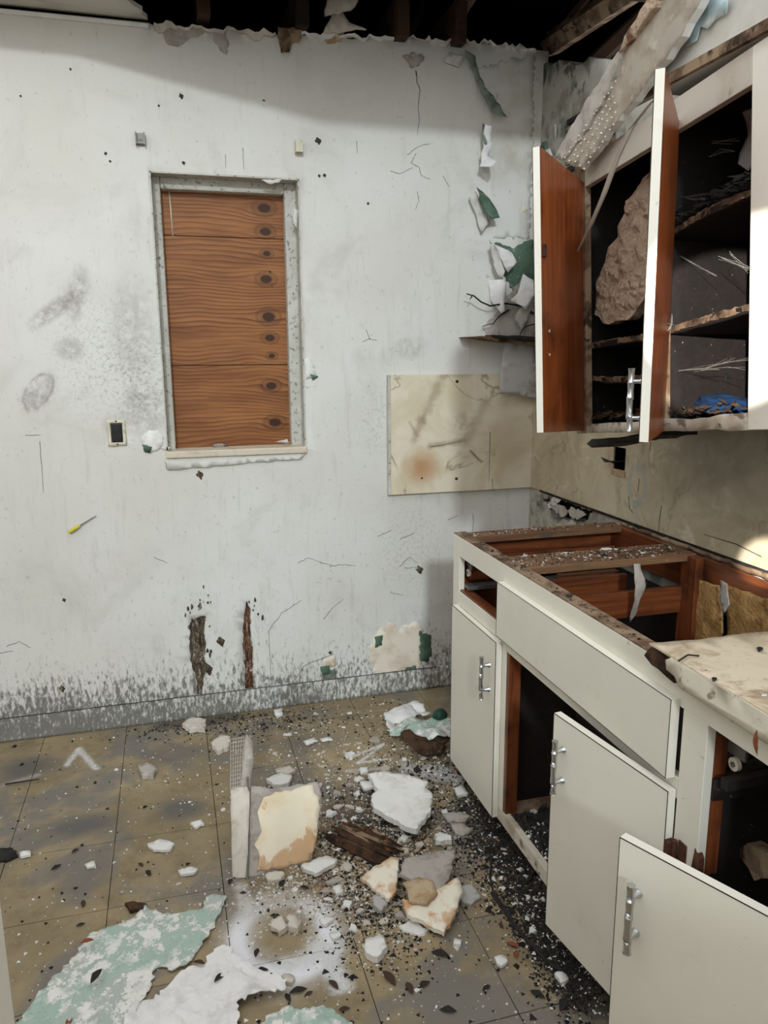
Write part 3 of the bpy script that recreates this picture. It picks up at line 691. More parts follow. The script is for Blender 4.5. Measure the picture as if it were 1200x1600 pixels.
# ---- baseboard: thin plaster-skimmed board along the back wall
bb = sheet([(XL, 0), (.87+.62, 0), (.87+.62, .098), (XL, .098)], lambda u, v, w: (u, D-w, v), .012, .04, lambda u, v: .010+.003*nz(u, v, 2, 10)).build('baseboard_back', 'wall')
tag(bb, 'mould-speckled baseboard along the back wall', kind='structure')
ribbon([(XL+.02+.06*i, .100+.002*nz(i, 3)) for i in range(46)], .003, .003, lambda u, v, w: (u, D-.012-w, v)).build('crack', 'crack', bb)

# ---- near door jamb at the left of the frame
jb = MB(); jy = .30; jx = P(1, jy, 12, 1480).x
jb.box(jx-.045, jx, jy-.06, jy, 0, 1.27); jb.box(jx-.018, jx-.006, jy, jy+.006, 0, 1.27)
o = jb.build('trim_2', 'cab_edge', bevel=.003); tag(o, 'pale door jamb at the left edge of the frame', kind='structure')

# ---- window: reveals are the wall's own; frame, sill and boards
wn = thing('window_1', 'narrow boarded window in the back wall', None, ((wx0+wx1)/2, D, wz0)); wn['kind'] = 'structure'
WL = wn.location
def wpart(mb, name, mat, par=None, bevel=0):
    mb.v = [(x-WL[0], y-WL[1], z-WL[2]) for x, y, z in mb.v]
    return mb.build(name, mat, par or wn, bevel=bevel)
ix0, ix1, iz1 = wx0+.034, wx1-.047, wz1-.045
wpart(MB().box(wx0, ix0, D+.055, D+.105, wz0, wz1), 'frame_stile', 'frame_paint', bevel=.008)
wpart(MB().box(ix1, wx1, D+.055, D+.105, wz0, wz1), 'frame_stile', 'frame_paint', bevel=.008)
wpart(MB().box(ix0, ix1, D+.055, D+.105, iz1, wz1), 'frame_head', 'frame_paint', bevel=.008)
for a in ((wx0-.001, wx0+.004, wz0, wz1), (wx1-.004, wx1+.001, wz0, wz1)):
    wpart(MB().box(a[0], a[1], D-.006, D+.06, a[2], a[3]), 'reveal', 'frame_paint')
wpart(MB().box(wx0, wx1, D-.006, D+.06, wz1-.004, wz1+.002), 'reveal', 'frame_paint')
wpart(MB().box(wx0-.006, wx1+.004, D-.016, D+.105, wz0-.022, wz0+.004), 'sill', 'sill_paint', bevel=.004)
wpart(sheet(jag([(wx0-.01, wz0-.022), (wx1, wz0-.022), (wx1-.02, wz0-.045), (wx1-.2, wz0-.050), (wx0+.12, wz0-.062), (wx0, wz0-.066)], .004, .03, 2), to_back, .008, .04, lambda u, v: .007), 'apron_plaster', 'wall')
for z0, z1 in ((wz0-.01, B(300, 571, D+.1)[1]-.0016), (B(300, 571, D+.1)[1]+.0016, B(300, 369, D+.1)[1]-.0016), (B(300, 369, D+.1)[1]+.0016, wz1)):
    wpart(MB().box(wx0+.005, wx1-.005, D+.098, D+.112, z0, z1), 'plank', 'ply')
wpart(MB().box(wx0, wx1, D+.113, D+.118, wz0, wz1), 'backing', 'black')
wpart(MB().tube([P(1, D+.097, 264, 298), P(1, D+.094, 267, 330), P(1, D+.096, 270, 370)], [.0015, .003, .001], 5), 'splinter', 'ivory')
for k, pl in enumerate([[(459, 325), (466, 330), (463, 358), (458, 345)], [(408, 281), (440, 281), (436, 286), (420, 288)], [(250, 700), (268, 698), (262, 704)], [(430, 690), (448, 686), (452, 692)]]):
    wpart(sheet(jag(Bs(pl, D-.002), .002, .01, k), lambda u, v, w: (u, D-.002-w, v), .002, .02, lambda u, v: .004), 'paint_flap', 'flap_back')

# ================================================================== CABINETS
def handle(parent, loc, rot=(0, 0, 0), L=.132, mat='chrome'):
    """cast bamboo bar pull; the bar runs along z, stands off along -x"""
    mb = MB(); pts = []; rs = []
    segs = [-.5, -.27, .03, .27, .5]
    for a, b in zip(segs, segs[1:]):
        for t, r in ((.0, .0078), (.06, .0068), (.5, .0060), (.94, .0068), (1., .0078)):
            pts.append((-.026+.0012*math.sin(a*9), 0, (a+(b-a)*t)*L)); rs.append(r)
    mb.tube(pts, rs, 10)
    for z in (-.29, .29):
        mb.tube([(0, 0, z*L), (-.004, 0, z*L), (-.008, 0, z*L), (-.026, 0, z*L)], [.0085, .0075, .0052, .005], 10)
    return mb.build('handle', mat, parent, loc, rot, shift=False)

def door(parent, name, loc, rotz, w, h, hinge_side, inner='door_in', label=None, t=.019, handle_z=None, screws=()):
    """slab door: local y runs from the hinge (0) to the free edge (hinge_side*w), z from 0 to h, front face at x=0, body to +x"""
    y0, y1 = sorted((0, hinge_side*w)); mb = MB()
    mb.v = [(x, y, z) for z in (0, h) for y in (y0, y1) for x in (0, t)]
    mb.f = [(0, 2, 3, 1), (4, 5, 7, 6), (0, 1, 5, 4), (2, 6, 7, 3), (0, 4, 6, 2), (1, 3, 7, 5)]
    mb.mi = [1, 1, 1, 1, 0, 2]; mb.sm = [False]*6
    d = mb.build(name, ['cab', 'cab_edge', inner], parent, loc, (0, 0, rotz), shift=False)
    ln = MB()                                            # dark seam of the edge banding
    e = .0012
    for z in (0, h): ln.box(-.0006, e, y0, y1, z-e if z else 0, z if z else e)
    for y in (y0, y1): ln.box(-.0006, e, y if y == y0 else y-e, y+e if y == y0 else y, 0, h)
    ln.build('edge_band', 'line', d)
    if handle_z is not None: handle(d, (0, hinge_side*(w-.042), handle_z))
    for yy, zz in screws: MB().tube([(t-.001, hinge_side*yy, zz), (t+.0015, hinge_side*yy, zz)], .004, 8).build('screw', 'nylon', d)
    return d

# ---- base cabinet run
Y1, Y0c = 2.317, .60                 # far and near ends
bc = thing('base_cabinet', 'cream-painted kitchen base cabinet without a worktop along the side wall', 'cabinet', ((BX+1.485)/2, (Y0c+Y1)/2, 0))
BL = bc.location
def bp(mb, name, mat, bevel=.0015, par=None):
    mb.v = [(x-BL[0], y-BL[1], z-BL[2]) for x, y, z in mb.v]
    return mb.build(name, mat, par or bc, bevel=bevel)
fx0, fx1 = BX, BX+.019
bp(MB().box(fx0, fx1, 2.262, Y1, .075, .872), 'face_stile', 'cab')
bp(MB().box(fx0, fx1, Y0c, 2.262, .806, .872), 'face_rail', 'cab')
bp(MB().box(fx0+.0004, fx1, 1.888, 1.962, .075, .806), 'face_stile', 'cab')
bp(MB().box(fx0, fx1, 1.962, 2.262, .64, .688), 'face_rail', 'cab')
bp(MB().box(fx0+.0004, fx1, 1.118, 1.888, .622, .664), 'face_rail', 'cab')
st = MB().box(fx0, fx1, 1.05, 1.118, .075, .806); bp(st, 'face_stile', 'cab')
bp(MB().box(fx0, fx1, Y0c, .66, .075, .806), 'face_stile', 'cab')
bp(MB().box(fx0, fx1, 1.118, 2.262, .075, .118), 'face_rail', 'cab_worn')
bp(MB().box(fx0, fx1, .66, 1.05, .075, .118), 'face_rail', 'cab_worn')
# bare wood shows on the inner edges of the openings
bp(MB().box(fx0+.002, fx1+.02, 1.868, 1.888, .118, .622), 'inner_stile', 'wood_z')
bp(MB().box(fx0+.003, fx1+.02, 1.962, 2.262, .688, .694), 'opening_edge', 'wood_y')
bp(MB().box(fx0+.003, fx1+.03, 1.052, 1.060, .50, .80), 'opening_edge', 'wood_z')
bp(sheet(jag([(1.040, .18), (1.064, .18), (1.062, .52), (1.055, .56), (1.042, .545)], .003, .03, 4), lambda u, v, w: (fx0-w, u, v), .012, .05, lambda u, v: .0012), 'torn_edge', 'rust', 0)
# dirty brown top edge of the frame where the worktop was
bp(MB().box(fx0+.0005, fx1+.022, 1.17, Y1-.001, .872, .8755), 'top_edge', 'wood_frame', 0)
# ends, partitions, bottom
bp(MB().box(fx1, 1.484, Y1-.013, Y1, .0, .872), 'end_panel', 'wood_x')
bp(MB().box(fx1, 1.484, Y0c, Y0c+.013, .0, .872), 'end_panel', 'wood_x')
bp(MB().box(fx1, 1.20, 1.925, 1.938, .105, .62), 'partition', 'wood_dark')  # dark copy of the cabinet wood, painting the bay's inner shade
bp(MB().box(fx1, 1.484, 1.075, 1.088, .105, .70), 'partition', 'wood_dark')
bp(MB().box(fx0+.06, fx0+.078, Y0c, Y1, 0, .076), 'toe_board', 'black', 0)
bp(MB().box(fx1, 1.484, Y0c, Y1-.013, .098, .116), 'bottom_board', 'wood_frame', 0)
# rails across the top
bp(MB().box(fx1, 1.47, Y1-.075, Y1-.013, .852, .874), 'cross_rail', 'wood_dirty')
bp(MB().box(fx1, 1.47, 1.855, 1.985, .852, .874), 'cross_rail', 'wood_dirty')
bp(MB().box(fx1, 1.462, 1.872, 1.890, .690, .770), 'cross_brace', 'wood_x')
bp(MB().box(fx1+.02, 1.30, 1.945, 1.962, .70, .80), 'drawer_guide', 'wood_x')
bp(MB().box(fx1+.02, 1.462, 2.268, 2.29, .72, .80), 'drawer_guide', 'wood_x')
bp(MB().box(fx1, 1.40, 2.225, 2.266, .700, .712), 'drawer_rail', 'metal', .0008)
bp(MB().box(1.10, 1.30, 1.985, 2.01, .74, .80), 'drawer_block', 'wood_x')
bp(MB().box(1.440, 1.478, 1.815, 1.885, .116, .868), 'post', 'wood_z')
bp(sheet([(Y0c+.02, .70), (1.815, .775), (1.815, .868), (1.6, .865), (Y0c+.02, .86)], lambda u, v, w: (1.466-w, u, v), .016, .2), 'back_rail', 'wood_y', 0)
bp(MB().box(1.466, 1.484, 1.885, Y1-.013, .76, .868), 'back_rail', 'wood_y')
bp(MB().box(1.478, 1.486, Y0c, Y1-.013, .116, .72), 'back_panel', 'wood_dark', 0)  # dark-coloured panel that keeps the shaded bay interior black
bp(MB().box(1.32, 1.34, 1.12, 1.92, .30, .395), 'rear_brace', 'wood_y')
bp(MB().box(1.10, 1.112, 1.18, 1.86, .40, .66), 'dark_partition', 'wood_dark', 0)
# a torn strip of paper hangs from the second rail
bp(sheet(jag([(1.255, .86), (1.275, .86), (1.285, .80), (1.27, .76), (1.275, .71), (1.262, .68), (1.255, .72), (1.248, .78)], .003, .02, 2), lambda u, v, w: (u, 1.845+.02*math.sin(v*22)-w, v), .0015, .012), 'hanging_strip', 'plaster_g', 0)
# drawer rollers
for y, z, x in ((2.252, .752, fx1+.012), (1.030, .735, fx1+.03)):
    w_ = MB().tube([(x-.006, y, z), (x+.002, y, z)], .0125, 16); rl = bp(w_, 'roller', 'nylon', 0)
    bp(MB().tube([(x-.008, y, z), (x-.0055, y, z)], .005, 10), 'axle', 'metal', 0, rl)
    bp(MB().box(x-.002, x+.004, y-.022, y+.022, z+.014, z+.040), 'roller_bracket', 'metal', .001)
bp(MB().box(fx1, 1.40, 1.012, 1.03, .695, .715), 'drawer_rail', 'wood_dark')
bp(sheet(jag([(fx1, .66), (1.3, .62), (1.3, .70), (1.1, .715), (fx1, .70)], .008, .03, 3), lambda u, v, w: (u, 1.045-w, v), .02, .05), 'drawer_guide', 'wood_dark', 0)
# false drawer front of the sink bay
ffb = MB().box(BX-.020, BX-.0005, 1.128, 1.917, .662, .822)
ff = bp(ffb, 'false_front', 'cab_edge', 0)
ff.data.materials.append(M['cab'])
for p_ in ff.data.polygons:
    if p_.normal.x < -.9: p_.material_index = 1
ln = MB(); e = .0011; xx = BX-.0207
for z in (.662, .822-e): ln.box(xx, xx+.001, 1.128, 1.917, z, z+e)
for y in (1.128, 1.917-e): ln.box(xx, xx+.001, y, y+e, .662, .822)
bp(ln, 'edge_band', 'line', 0, ff)
ff_l = ff.location
# doors: far one shut, middle one ajar, near one standing open
def bdoor(hy, rot, side, hz, z0=.082, h=.558, w=.358):
    return door(bc, 'door', (BX-.0195-BL[0], hy-BL[1], z0-BL[2]), rot, w, h, side, inner='wood_z', handle_z=hz)
d1 = bdoor(2.274, 0, -1, .435); tag(d1, 'closed cream door at the far end')
d2 = bdoor(1.118, math.radians(8.2), 1, .448); tag(d2, 'cream door hanging ajar on a rusty hinge')
d3 = bdoor(.675, math.radians(24.5), 1, .437, z0=.075, h=.560, w=.388); tag(d3, 'nearest cream door standing open')
# rusty hinge of the middle door
hp = MB()
hp.box(BX-.003, BX, 1.078, 1.100, .478, .548); hp.tube([(BX-.008, 1.104, .478), (BX-.008, 1.104, .545)], .0055, 8); hp.box(BX-.020, BX-.004, 1.106, 1.119, .485, .540)
bp(hp, 'hinge', 'rust', .001)

# ---- the surviving piece of worktop
ctz = .914
edge = [F(1012, 1002, ctz), F(1040, 1000, ctz), F(1075, 997, ctz), F(1130, 992, ctz), F(1200, 987, ctz)]
tear = jag([(.852, 1.162), (.850, 1.185), (.90, 1.182), (.96, 1.172), (1.04, 1.176), (1.12, 1.168), (1.25, 1.172), (1.36, 1.16), (1.47, 1.165)], .005, .02, 6, False)
co = [(.848, Y0c-.02), (.848, 1.10)] + tear + [(1.47, Y0c-.02)]
ct = thing('countertop', 'broken stretch of cream laminate worktop with a torn end', 'worktop', (1.16, .85, .872))
mb = sheet(co, lambda u, v, w: (u-1.16, v-.85, w-.872), .004, .05, lambda u, v: ctz+.001*nz(u, v, 0, 8)); mb.build('laminate', 'counter', ct)
co2 = [(.866, Y0c-.02), (.866, 1.09)] + [(min(max(a, .867), 1.465), b-.012+.012*nz(a, b, 0, 30)) for a, b in tear] + [(1.47, Y0c-.02)]
sheet(co2, lambda u, v, w: (u-1.16, v-.85, w-.872), .0335, .08, lambda u, v: ctz-.005, smooth=False).build('substrate', 'rot', ct)
ap = [(Y0c-.02, .866)] + jag([(1.085, .866), (1.105, .88), (1.128, .884), (1.132, .900), (1.115, .9125)], .004, .012, 3, False) + [(Y0c-.02, .9125)]
sheet(ap, lambda u, v, w: (.848-w-1.16, u-.85, v-.872), .014, .03, lambda u, v: .001*nz(u, v, 0, 25)).build('front_edge', 'apron', ct)
sheet(jag([(1.12, .86), (1.19, .868), (1.215, .874), (1.20, .900), (1.16, .904)], .006, .02, 3), lambda u, v, w: (.862-w-1.16, u-.85, v-.872), .018, .03, lambda u, v: .004*nz(u, v, 0, 40)).build('splintered_end', 'rot', ct)
# rot and dirt along the wall edge of the open bay
tr = sheet(jag([(Y0c, .866), (2.28, .868), (2.28, .878), (1.9, .880), (1.5, .884), (Y0c, .884)], .003, .03, 4), lambda u, v, w: (1.500-w, u, v), .014, .03, lambda u, v: .014+.003*nz(u, v, 1, 30)).build('counter_cleat', 'wood_frame'); tag(tr, 'rotting batten along the wall where the worktop was', 'batten')

# ---- marbled laminate panels
pz0, pz1 = .884, 1.372
bpn = thing('laminate_panel', 'cream marbled laminate panel screwed to the back wall', 'panel', ((.864+W)/2, D, pz0))
mb = MB().box(.864, W-.006, D-.020, D-.003, pz0, pz1); mb.v = [(x-bpn.location[0], y-D, z-pz0) for x, y, z in mb.v]; mb.build('sheet', 'marble_b', bpn, bevel=.001)
mb = MB().box(.852, .864, D-.021, D-.003, pz0, pz1); mb.v = [(x-bpn.location[0], y-D, z-pz0) for x, y, z in mb.v]; mb.build('edge_strip', 'frame_paint', bpn, bevel=.001)
for px, py in ((714, 596), (713, 748), (659, 747)):
    x, z = B(px, py, D-.02); r_ = .0065 if px > 700 else .004
    MB().tube([(x-bpn.location[0], -.019, z-pz0), (x-bpn.location[0], -.0225, z-pz0)], r_, 12).build('screw', 'rust', bpn)
for k, cpx in enumerate([[(672, 698), (690, 696), (722, 689)], [(766, 675), (765, 710), (764, 752)], [(734, 703), (748, 718), (756, 722)], [(769, 748), (771, 768)]]):
    ribbon([(a-bpn.location[0], b-pz0) for a, b in Bs(cpx, D-.02)], .0035, .0012, lambda u, v, w: (u, -.0203-w, v), .0004).build('crack', 'crack', bpn)
rp = thing('laminate_panel', 'darker marbled laminate backsplash on the side wall below the wall cabinet', 'panel', (W, 1.8, pz0))
rpo = [(-.6-1.8, .002), (D-.02-1.8, 0), (D-.02-1.8, pz1-.0-pz0), (-.6-1.8, pz1-pz0)]
oh_ = [(a-1.8, b-pz0) for a, b in outr]
sheet(rpo, lambda u, v, w: (-.001-w, u, v), .006, .3, lambda u, v: .006, [oh_], smooth=False).build('sheet', 'marble_r', rp)
for cpx in ([(1034, 790), (1031, 808), (1029, 832)], [(982, 775), (984, 795), (990, 802)], [(999, 748), (997, 768)], [(1017, 690), (1015, 705)], [(1190, 870), (1150, 850), (1100, 835)]):
    ribbon([(a-1.8, b-pz0) for a, b in RWs(cpx, W-.007)], .004, .0015, lambda u, v, w: (-.0072-w, u, v), .0005).build('crack', 'crack', rp)
MB().box(-.011, -.006, -1.2, 1.1, -.004, .004).build('bottom_bead', 'black', rp)

# ---- wall cabinet, dropped at its far end
UA = math.radians(-6.0)
uc = thing('upper_cabinet', 'rotting cream wall cabinet with open doors sagging under the soffit', 'cabinet', (UX, 1.288, 1.298), (UA, 0, 0))
UL, UH, UD = .765, .765, .322
def up(mb, name, mat, bevel=.0015, par=None): return mb.build(name, mat, par or uc, bevel=bevel)
up(MB().box(0, .019, 0, .060, 0, UH), 'face_stile', 'cab_edge')
up(MB().box(0, .019, .345, .392, .03, .695), 'face_stile', 'wood_frame')
up(MB().box(0, .019, .708, UL, 0, UH), 'face_stile', 'wood_frame')
up(MB().box(0, .019, .060, .708, .692, UH), 'face_rail', 'cab_dusty')
lowr = sheet(jag([(.060, 0), (.345, .002), (.50, 0), (.708, 0), (.708, .026), (.60, .028), (.5, .024), (.36, .032), (.25, .026), (.15, .034), (.06, .036)], .0025, .03, 4), lambda u, v, w: (.0-w, u, v), .02, .03, lambda u, v: .002*nz(u, v, 0, 20)); up(lowr, 'face_rail', 'cab_worn', 0)
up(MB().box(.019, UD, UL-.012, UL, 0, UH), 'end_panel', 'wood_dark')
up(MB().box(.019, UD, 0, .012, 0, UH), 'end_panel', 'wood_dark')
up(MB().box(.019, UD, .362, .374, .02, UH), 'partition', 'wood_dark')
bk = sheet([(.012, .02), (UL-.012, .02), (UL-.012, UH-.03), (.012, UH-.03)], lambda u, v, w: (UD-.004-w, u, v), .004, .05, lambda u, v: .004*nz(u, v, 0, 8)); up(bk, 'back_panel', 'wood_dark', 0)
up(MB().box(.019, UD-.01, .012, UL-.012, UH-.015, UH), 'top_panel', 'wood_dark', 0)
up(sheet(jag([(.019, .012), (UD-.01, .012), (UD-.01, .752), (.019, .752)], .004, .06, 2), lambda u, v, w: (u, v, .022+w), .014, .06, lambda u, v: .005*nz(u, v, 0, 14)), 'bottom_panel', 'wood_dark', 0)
def shelf(y0, y1, z0, z1, sag, seed, mat, edge):
    f = lambda v: z0+(z1-z0)*(v-y0)/(y1-y0) + sag*math.sin(math.pi*(v-y0)/(y1-y0))
    o = up(sheet(jag([(.022, y0), (UD-.02, y0), (UD-.02, y1), (.022, y1)], .004, .05, seed), lambda u, v, w: (u, v, w+f(v)), .015, .05, lambda u, v: .003*nz(u, v, seed, 20)), 'shelf', mat, 0)
    sheet(jag([(y0, .000), (y1, .000), (y1, .013), ((y0+y1)/2, .015), (y0, .013)], .0022, .010, seed+1), lambda u, v, w: (.020-w, u, v-.012+f(u)), .006, .012, lambda u, v: .004*nz(u, v, seed, 60), smooth=False).build('edge_strip', edge, o)
def uloc(px, py, x=0):                 # where a photo pixel meets the cabinet face, in the cabinet's frame
    p = P(0, UX+x, px, py); q = Matrix.Rotation(-UA, 3, 'X') @ (p-Vector(uc.location)); return (q.y, q.z)
a, b = uloc(1056, 505), uloc(1185, 468); shelf(.062, .360, b[1], a[1]-.004, .0, 11, 'wood_dark', 'shelf_edge')
a, b = uloc(932, 532), uloc(998, 518); shelf(.376, .750, b[1]-.01, a[1], .0, 12, 'wood_dark', 'shelf_edge')
a, b = uloc(1062, 352), uloc(1195, 292); shelf(.014, .360, b[1]+.01, a[1], .012, 13, 'wood_dark', 'shelf_edge')
a = uloc(960, 590); shelf(.376, .750, a[1], a[1]+.02, -.01, 14, 'wood_dark', 'shelf_edge')
# doors swung out on their far stiles
ud1 = door(uc, 'door', (-.001, .745, .008), math.radians(-47.8), .352, .704, -1, handle_z=None, screws=((.30, .26), (.30, .20)))
tag(ud1, 'far wall-cabinet door swung open, orange varnished inside')
ud2 = door(uc, 'door', (-.001, .372, .004), math.radians(-40.5), .362, .712, -1, handle_z=.085)
ud2.rotation_mode = 'ZYX'; ud2.rotation_euler = (math.radians(4.3), 0, math.radians(-40.5))
tag(ud2, 'near wall-cabinet door swung open with a bar handle')
hb = MB().box(.019, .026, -.345, -.330, .44, .47).build('catch', 'rust', ud1)
# loose bottom lining hanging below
up(sheet(jag([(.44, .0), (.80, -.02), (.83, -.035), (.80, -.045), (.62, -.025), (.44, -.012)], .004, .03, 8), lambda u, v, w: (.07-w, u, v), .10, .05), 'loose_lining', 'wood_dark', 0)

# ================================================================== THINGS ON THE WALLS
def single(mb, name, mats, label, cat, loc, group=None, bevel=0, rot=(0, 0, 0)):
    return tag(mb.build(name, mats, None, loc, rot, bevel), label, cat, group)
# curtain-rod brackets
for px, py, lb, mt in ((219, 218, 'small grey curtain bracket above the left corner of the window', 'metal'), (466, 231, 'small yellowed curtain bracket above the right corner of the window', 'ivory')):
    x, z = B(px, py); t = thing('curtain_bracket', lb, 'bracket', (x, D, z), group='curtain brackets')
    w_ = .016 if mt == 'metal' else .014
    MB().box(-w_, w_, -.006, 0, -.020, .020).build('back_plate', mt, t, bevel=.001)
    MB().box(-w_, -w_+.004, -.024, -.006, -.020, .020).build('flange', mt, t); MB().box(w_-.004, w_, -.024, -.006, -.020, .020).build('flange', mt, t)
    MB().box(-w_+.004, w_-.004, -.012, -.006, -.016, -.010).build('lip', mt, t)
    if mt == 'ivory': MB().box(-w_, w_, -.026, -.022, -.020, .020).build('cover', 'ivory', t, bevel=.001)
# outlet beside the window
x, z = ((ol[0]+oh[0])/2, (ol[1]+oh[1])/2); hw, hh = (oh[0]-ol[0])/2, (ol[1]-oh[1])/2
t = thing('wall_outlet', 'black uncovered socket in the wall left of the window', 'outlet', (x, D, z))
MB().box(-hw+.001, hw-.001, .002, .05, -hh+.001, hh-.001).build('box', 'metal', t)
MB().box(-hw+.003, hw-.003, -.006, .002, -hh+.003, hh-.003).build('receptacle', 'blackp', t, bevel=.003)
for s_ in (-1, 1):
    r_ = MB().tube([(0, -.006, s_*.017), (0, -.009, s_*.017)], .012, 16).build('socket_face', 'blackp', t)
    for q in (-.005, .005): MB().box(q-.001, q+.001, -.0095, -.0085, s_*.017-.004, s_*.017+.004).build('slot', 'line', r_)
    MB().tube([(0, -.002, s_*(hh+.006)), (0, -.005, s_*(hh+.006))], .0035, 8).build('screw', 'rust', t)
fr = sheet(jag([(-hw-.012, -hh-.014), (hw+.012, -hh-.012), (hw+.010, hh+.012), (-hw-.012, hh+.014)], .002, .02, 2), lambda u, v, w: (u, -w, v), .003, .05, lambda u, v: .0045, [[(-hw, -hh), (hw, -hh), (hw, hh), (-hw, hh)]])
fr.build('mounting_ring', 'ivory', t)
# outlet box in the backsplash
yc, zc_ = (outr[0][0]+outr[1][0])/2, (outr[0][1]+outr[2][1])/2; hy, hz = abs(outr[0][0]-outr[1][0])/2, abs(outr[2][1]-outr[0][1])/2
t = thing('wall_outlet', 'gutted black socket box in the marbled backsplash with loose wires', 'outlet', (W, yc, zc_))
MB().box(.04, .046, -hy-.01, hy+.01, -hz-.01, hz+.01).build('box', 'black', t)
for k in range(4): MB().box(.0, .04, *((-hy-.006, -hy) if k == 0 else (hy, hy+.006) if k == 1 else (-hy, hy)), *((-hz, hz) if k < 2 else (-hz-.006, -hz) if k == 2 else (hz, hz+.006))).build('box_side', 'black', t)
for k in range(3): MB().tube([(.03, .01*k-.01, -.01), (-.01, .015+.006*k, -.012-.004*k), (-.045, .035+.01*k, -.014+.006*k)], .0022, 6).build('wire', 'wire', t)
MB().box(-.011, -.007, -hy-.004, hy+.006, -hz-.022, -hz-.002).build('ear', 'plaster_t', t)
# tool stuck in the wall
a_, b_ = P(1, D-.012, 107, 832), P(1, D-.010, 150, 806); m_ = a_.lerp(b_, .42)
t = thing('screwdriver', 'small yellow-handled screwdriver stuck slantwise against the white wall', 'tool', a_)
MB().tube([(0, 0, 0), (m_-a_)*.15, (m_-a_)*.8, m_-a_], [.006, .0075, .007, .004], 8).build('grip', 'yellow', t)
MB().tube([m_-a_, b_-a_], [.0025, .0015], 6).build('shaft', 'metal', t)
# vial on the window sill
c0 = P(1, D+.075, 340, 691); zc0 = wz0+.004+.0075
t = thing('glass_vial', 'small clear glass vial lying on the window sill', 'vial', (c0.x, D+.075, wz0+.004))
MB().tube([(-.02, 0, .0075), (-.019, 0, .0075), (.018, 0, .0075), (.021, 0, .0075), (.024, 0, .0075)], [.004, .0075, .0075, .005, .0045], 14).build('body', 'glass', t)
MB().tube([(.024, 0, .0075), (.036, 0, .0075)], .0055, 12).build('cap', 'metal', t)
# broken shelf board and grey sheet in the corner
t = thing('broken_shelf', 'splintered shelf board jutting from the corner above the laminate panel', 'shelf', (1.40, D-.12, 1.49))
sheet(jag([P(1, D-.10, 731, 526).xz, P(1, D-.10, 775, 524).xz, P(1, D-.10, 838, 530).xz, (W-.004, 1.502), (W-.004, 1.484), P(1, D-.10, 838, 540).xz, P(1, D-.10, 780, 533).xz], .002, .03, 3),
      lambda u, v, w: (u-1.40, .03-w, v-1.49), .16, .03, lambda u, v: .003*nz(u, v, 0, 30)).build('board', 'wood_frame', t)
sheet(jag([P(1, D-.13, 772, 523).xz, P(1, D-.13, 838, 526).xz, (W-.004, 1.512), (W-.004, 1.497), P(1, D-.13, 838, 534).xz, P(1, D-.13, 780, 528).xz], .002, .03, 4),
      lambda u, v, w: (u-1.40, -.01-w, v-1.49), .10, .03).build('top_layer', 'wood_dark', t)
pl = [P(1, D-.06, *q).xz for q in ((789, 534), (836, 538), (840, 624), (808, 616), (784, 614), (780, 606))]
single(sheet(jag(pl, .0015, .03, 2), lambda u, v, w: (u, D-.06-w, v), .004, .03, lambda u, v: .006*nz(u, v, 0, 9)), 'paper_sheet', 'board_grey', 'grey paper-faced scrap hanging below the broken shelf board', 'scrap', (pl[4][0], D-.06, pl[4][1]))
# bent black wires out of the corner
def wire(pts, lb, r0=.004):
    pp = [P(1, y, px, py) for px, py, y in pts]
    single(MB().tube(pp, [r0*(.5+.5*i/(len(pp)-1)) for i in range(len(pp))], 6), 'bent_wire', 'wire', lb, 'wire', tuple(pp[-1]))
wire([(729, 459, D-.06), (735, 461, D-.06), (740, 462, D-.06), (752, 472, D-.055), (766, 478, D-.05), (790, 474, D-.04), (815, 478, D-.03), (834, 490, D-.01)], 'thick bent black wire sticking out of the peeling corner', .0045)
wire([(734, 468, D-.06), (738, 462, D-.06)], 'short prong hooked on the tip of the bent black wire', .003)
wire([(754, 510, D-.04), (762, 507, D-.04), (770, 506, D-.035), (778, 496, D-.03), (786, 490, D-.02), (795, 484, D-.005)], 'thin black wire curling along the torn paint above the shelf board', .003)
wire([(812, 525, D-.05), (815, 516, D-.05), (822, 510, D-.04), (836, 506, D-.02)], 'short arched black wire standing on the broken shelf board', .003)
# fallen strip of ceiling plaster resting on the wall cabinet
sl = RWs([(866, 244), (880, 220), (895, 195), (912, 160), (935, 130), (952, 96), (972, 74), (985, 45), (1003, 20), (1016, -10), (1010, -70), (1130, -70), (1096, -4), (1075, 36), (1058, 66), (1040, 92), (1020, 116), (1000, 142), (972, 178), (950, 206), (930, 236), (908, 264), (885, 254)], 1.125)
sc_ = cen(sl)
t = thing('plaster_slab', 'long fallen strip of ceiling plaster leaning on the wall cabinet and soffit', 'plaster', (1.125, sl[0][0], sl[-2][1]))
L_ = t.location
so = jag(sl, .005, .02, 3)
tilt = lambda u, v: .06*(v-2.0)
sheet(so, lambda u, v, w: (1.125-w-L_[0], u-L_[1], v-L_[2]), .020, .022, lambda u, v: tilt(u, v)*-.3+.004*nz(u, v, 2, 9), mi_side=1).build('panel', ['slab', 'plaster_w'], t)
lay = jag(RWs([(866, 246), (895, 195), (935, 132), (955, 98), (972, 80), (960, 120), (940, 165), (915, 205), (893, 238), (880, 250)], 1.121), .006, .015, 5)
sheet(lay, lambda u, v, w: (1.119-w-L_[0], u-L_[1], v-L_[2]), .014, .02, lambda u, v: .004*nz(u, v, 5, 20)).build('torn_layer', 'plaster_g', t)
lay = jag(RWs([(968, 82), (985, 45), (1003, 18), (1016, -12), (1040, -12), (1020, 20), (1004, 40), (990, 62), (975, 78)], 1.121), .006, .015, 6)
sheet(lay, lambda u, v, w: (1.117-w-L_[0], u-L_[1], v-L_[2]), .018, .02, lambda u, v: .006*nz(u, v, 5, 30)).build('crumbling_edge', 'rubble', t)
dots = MB()
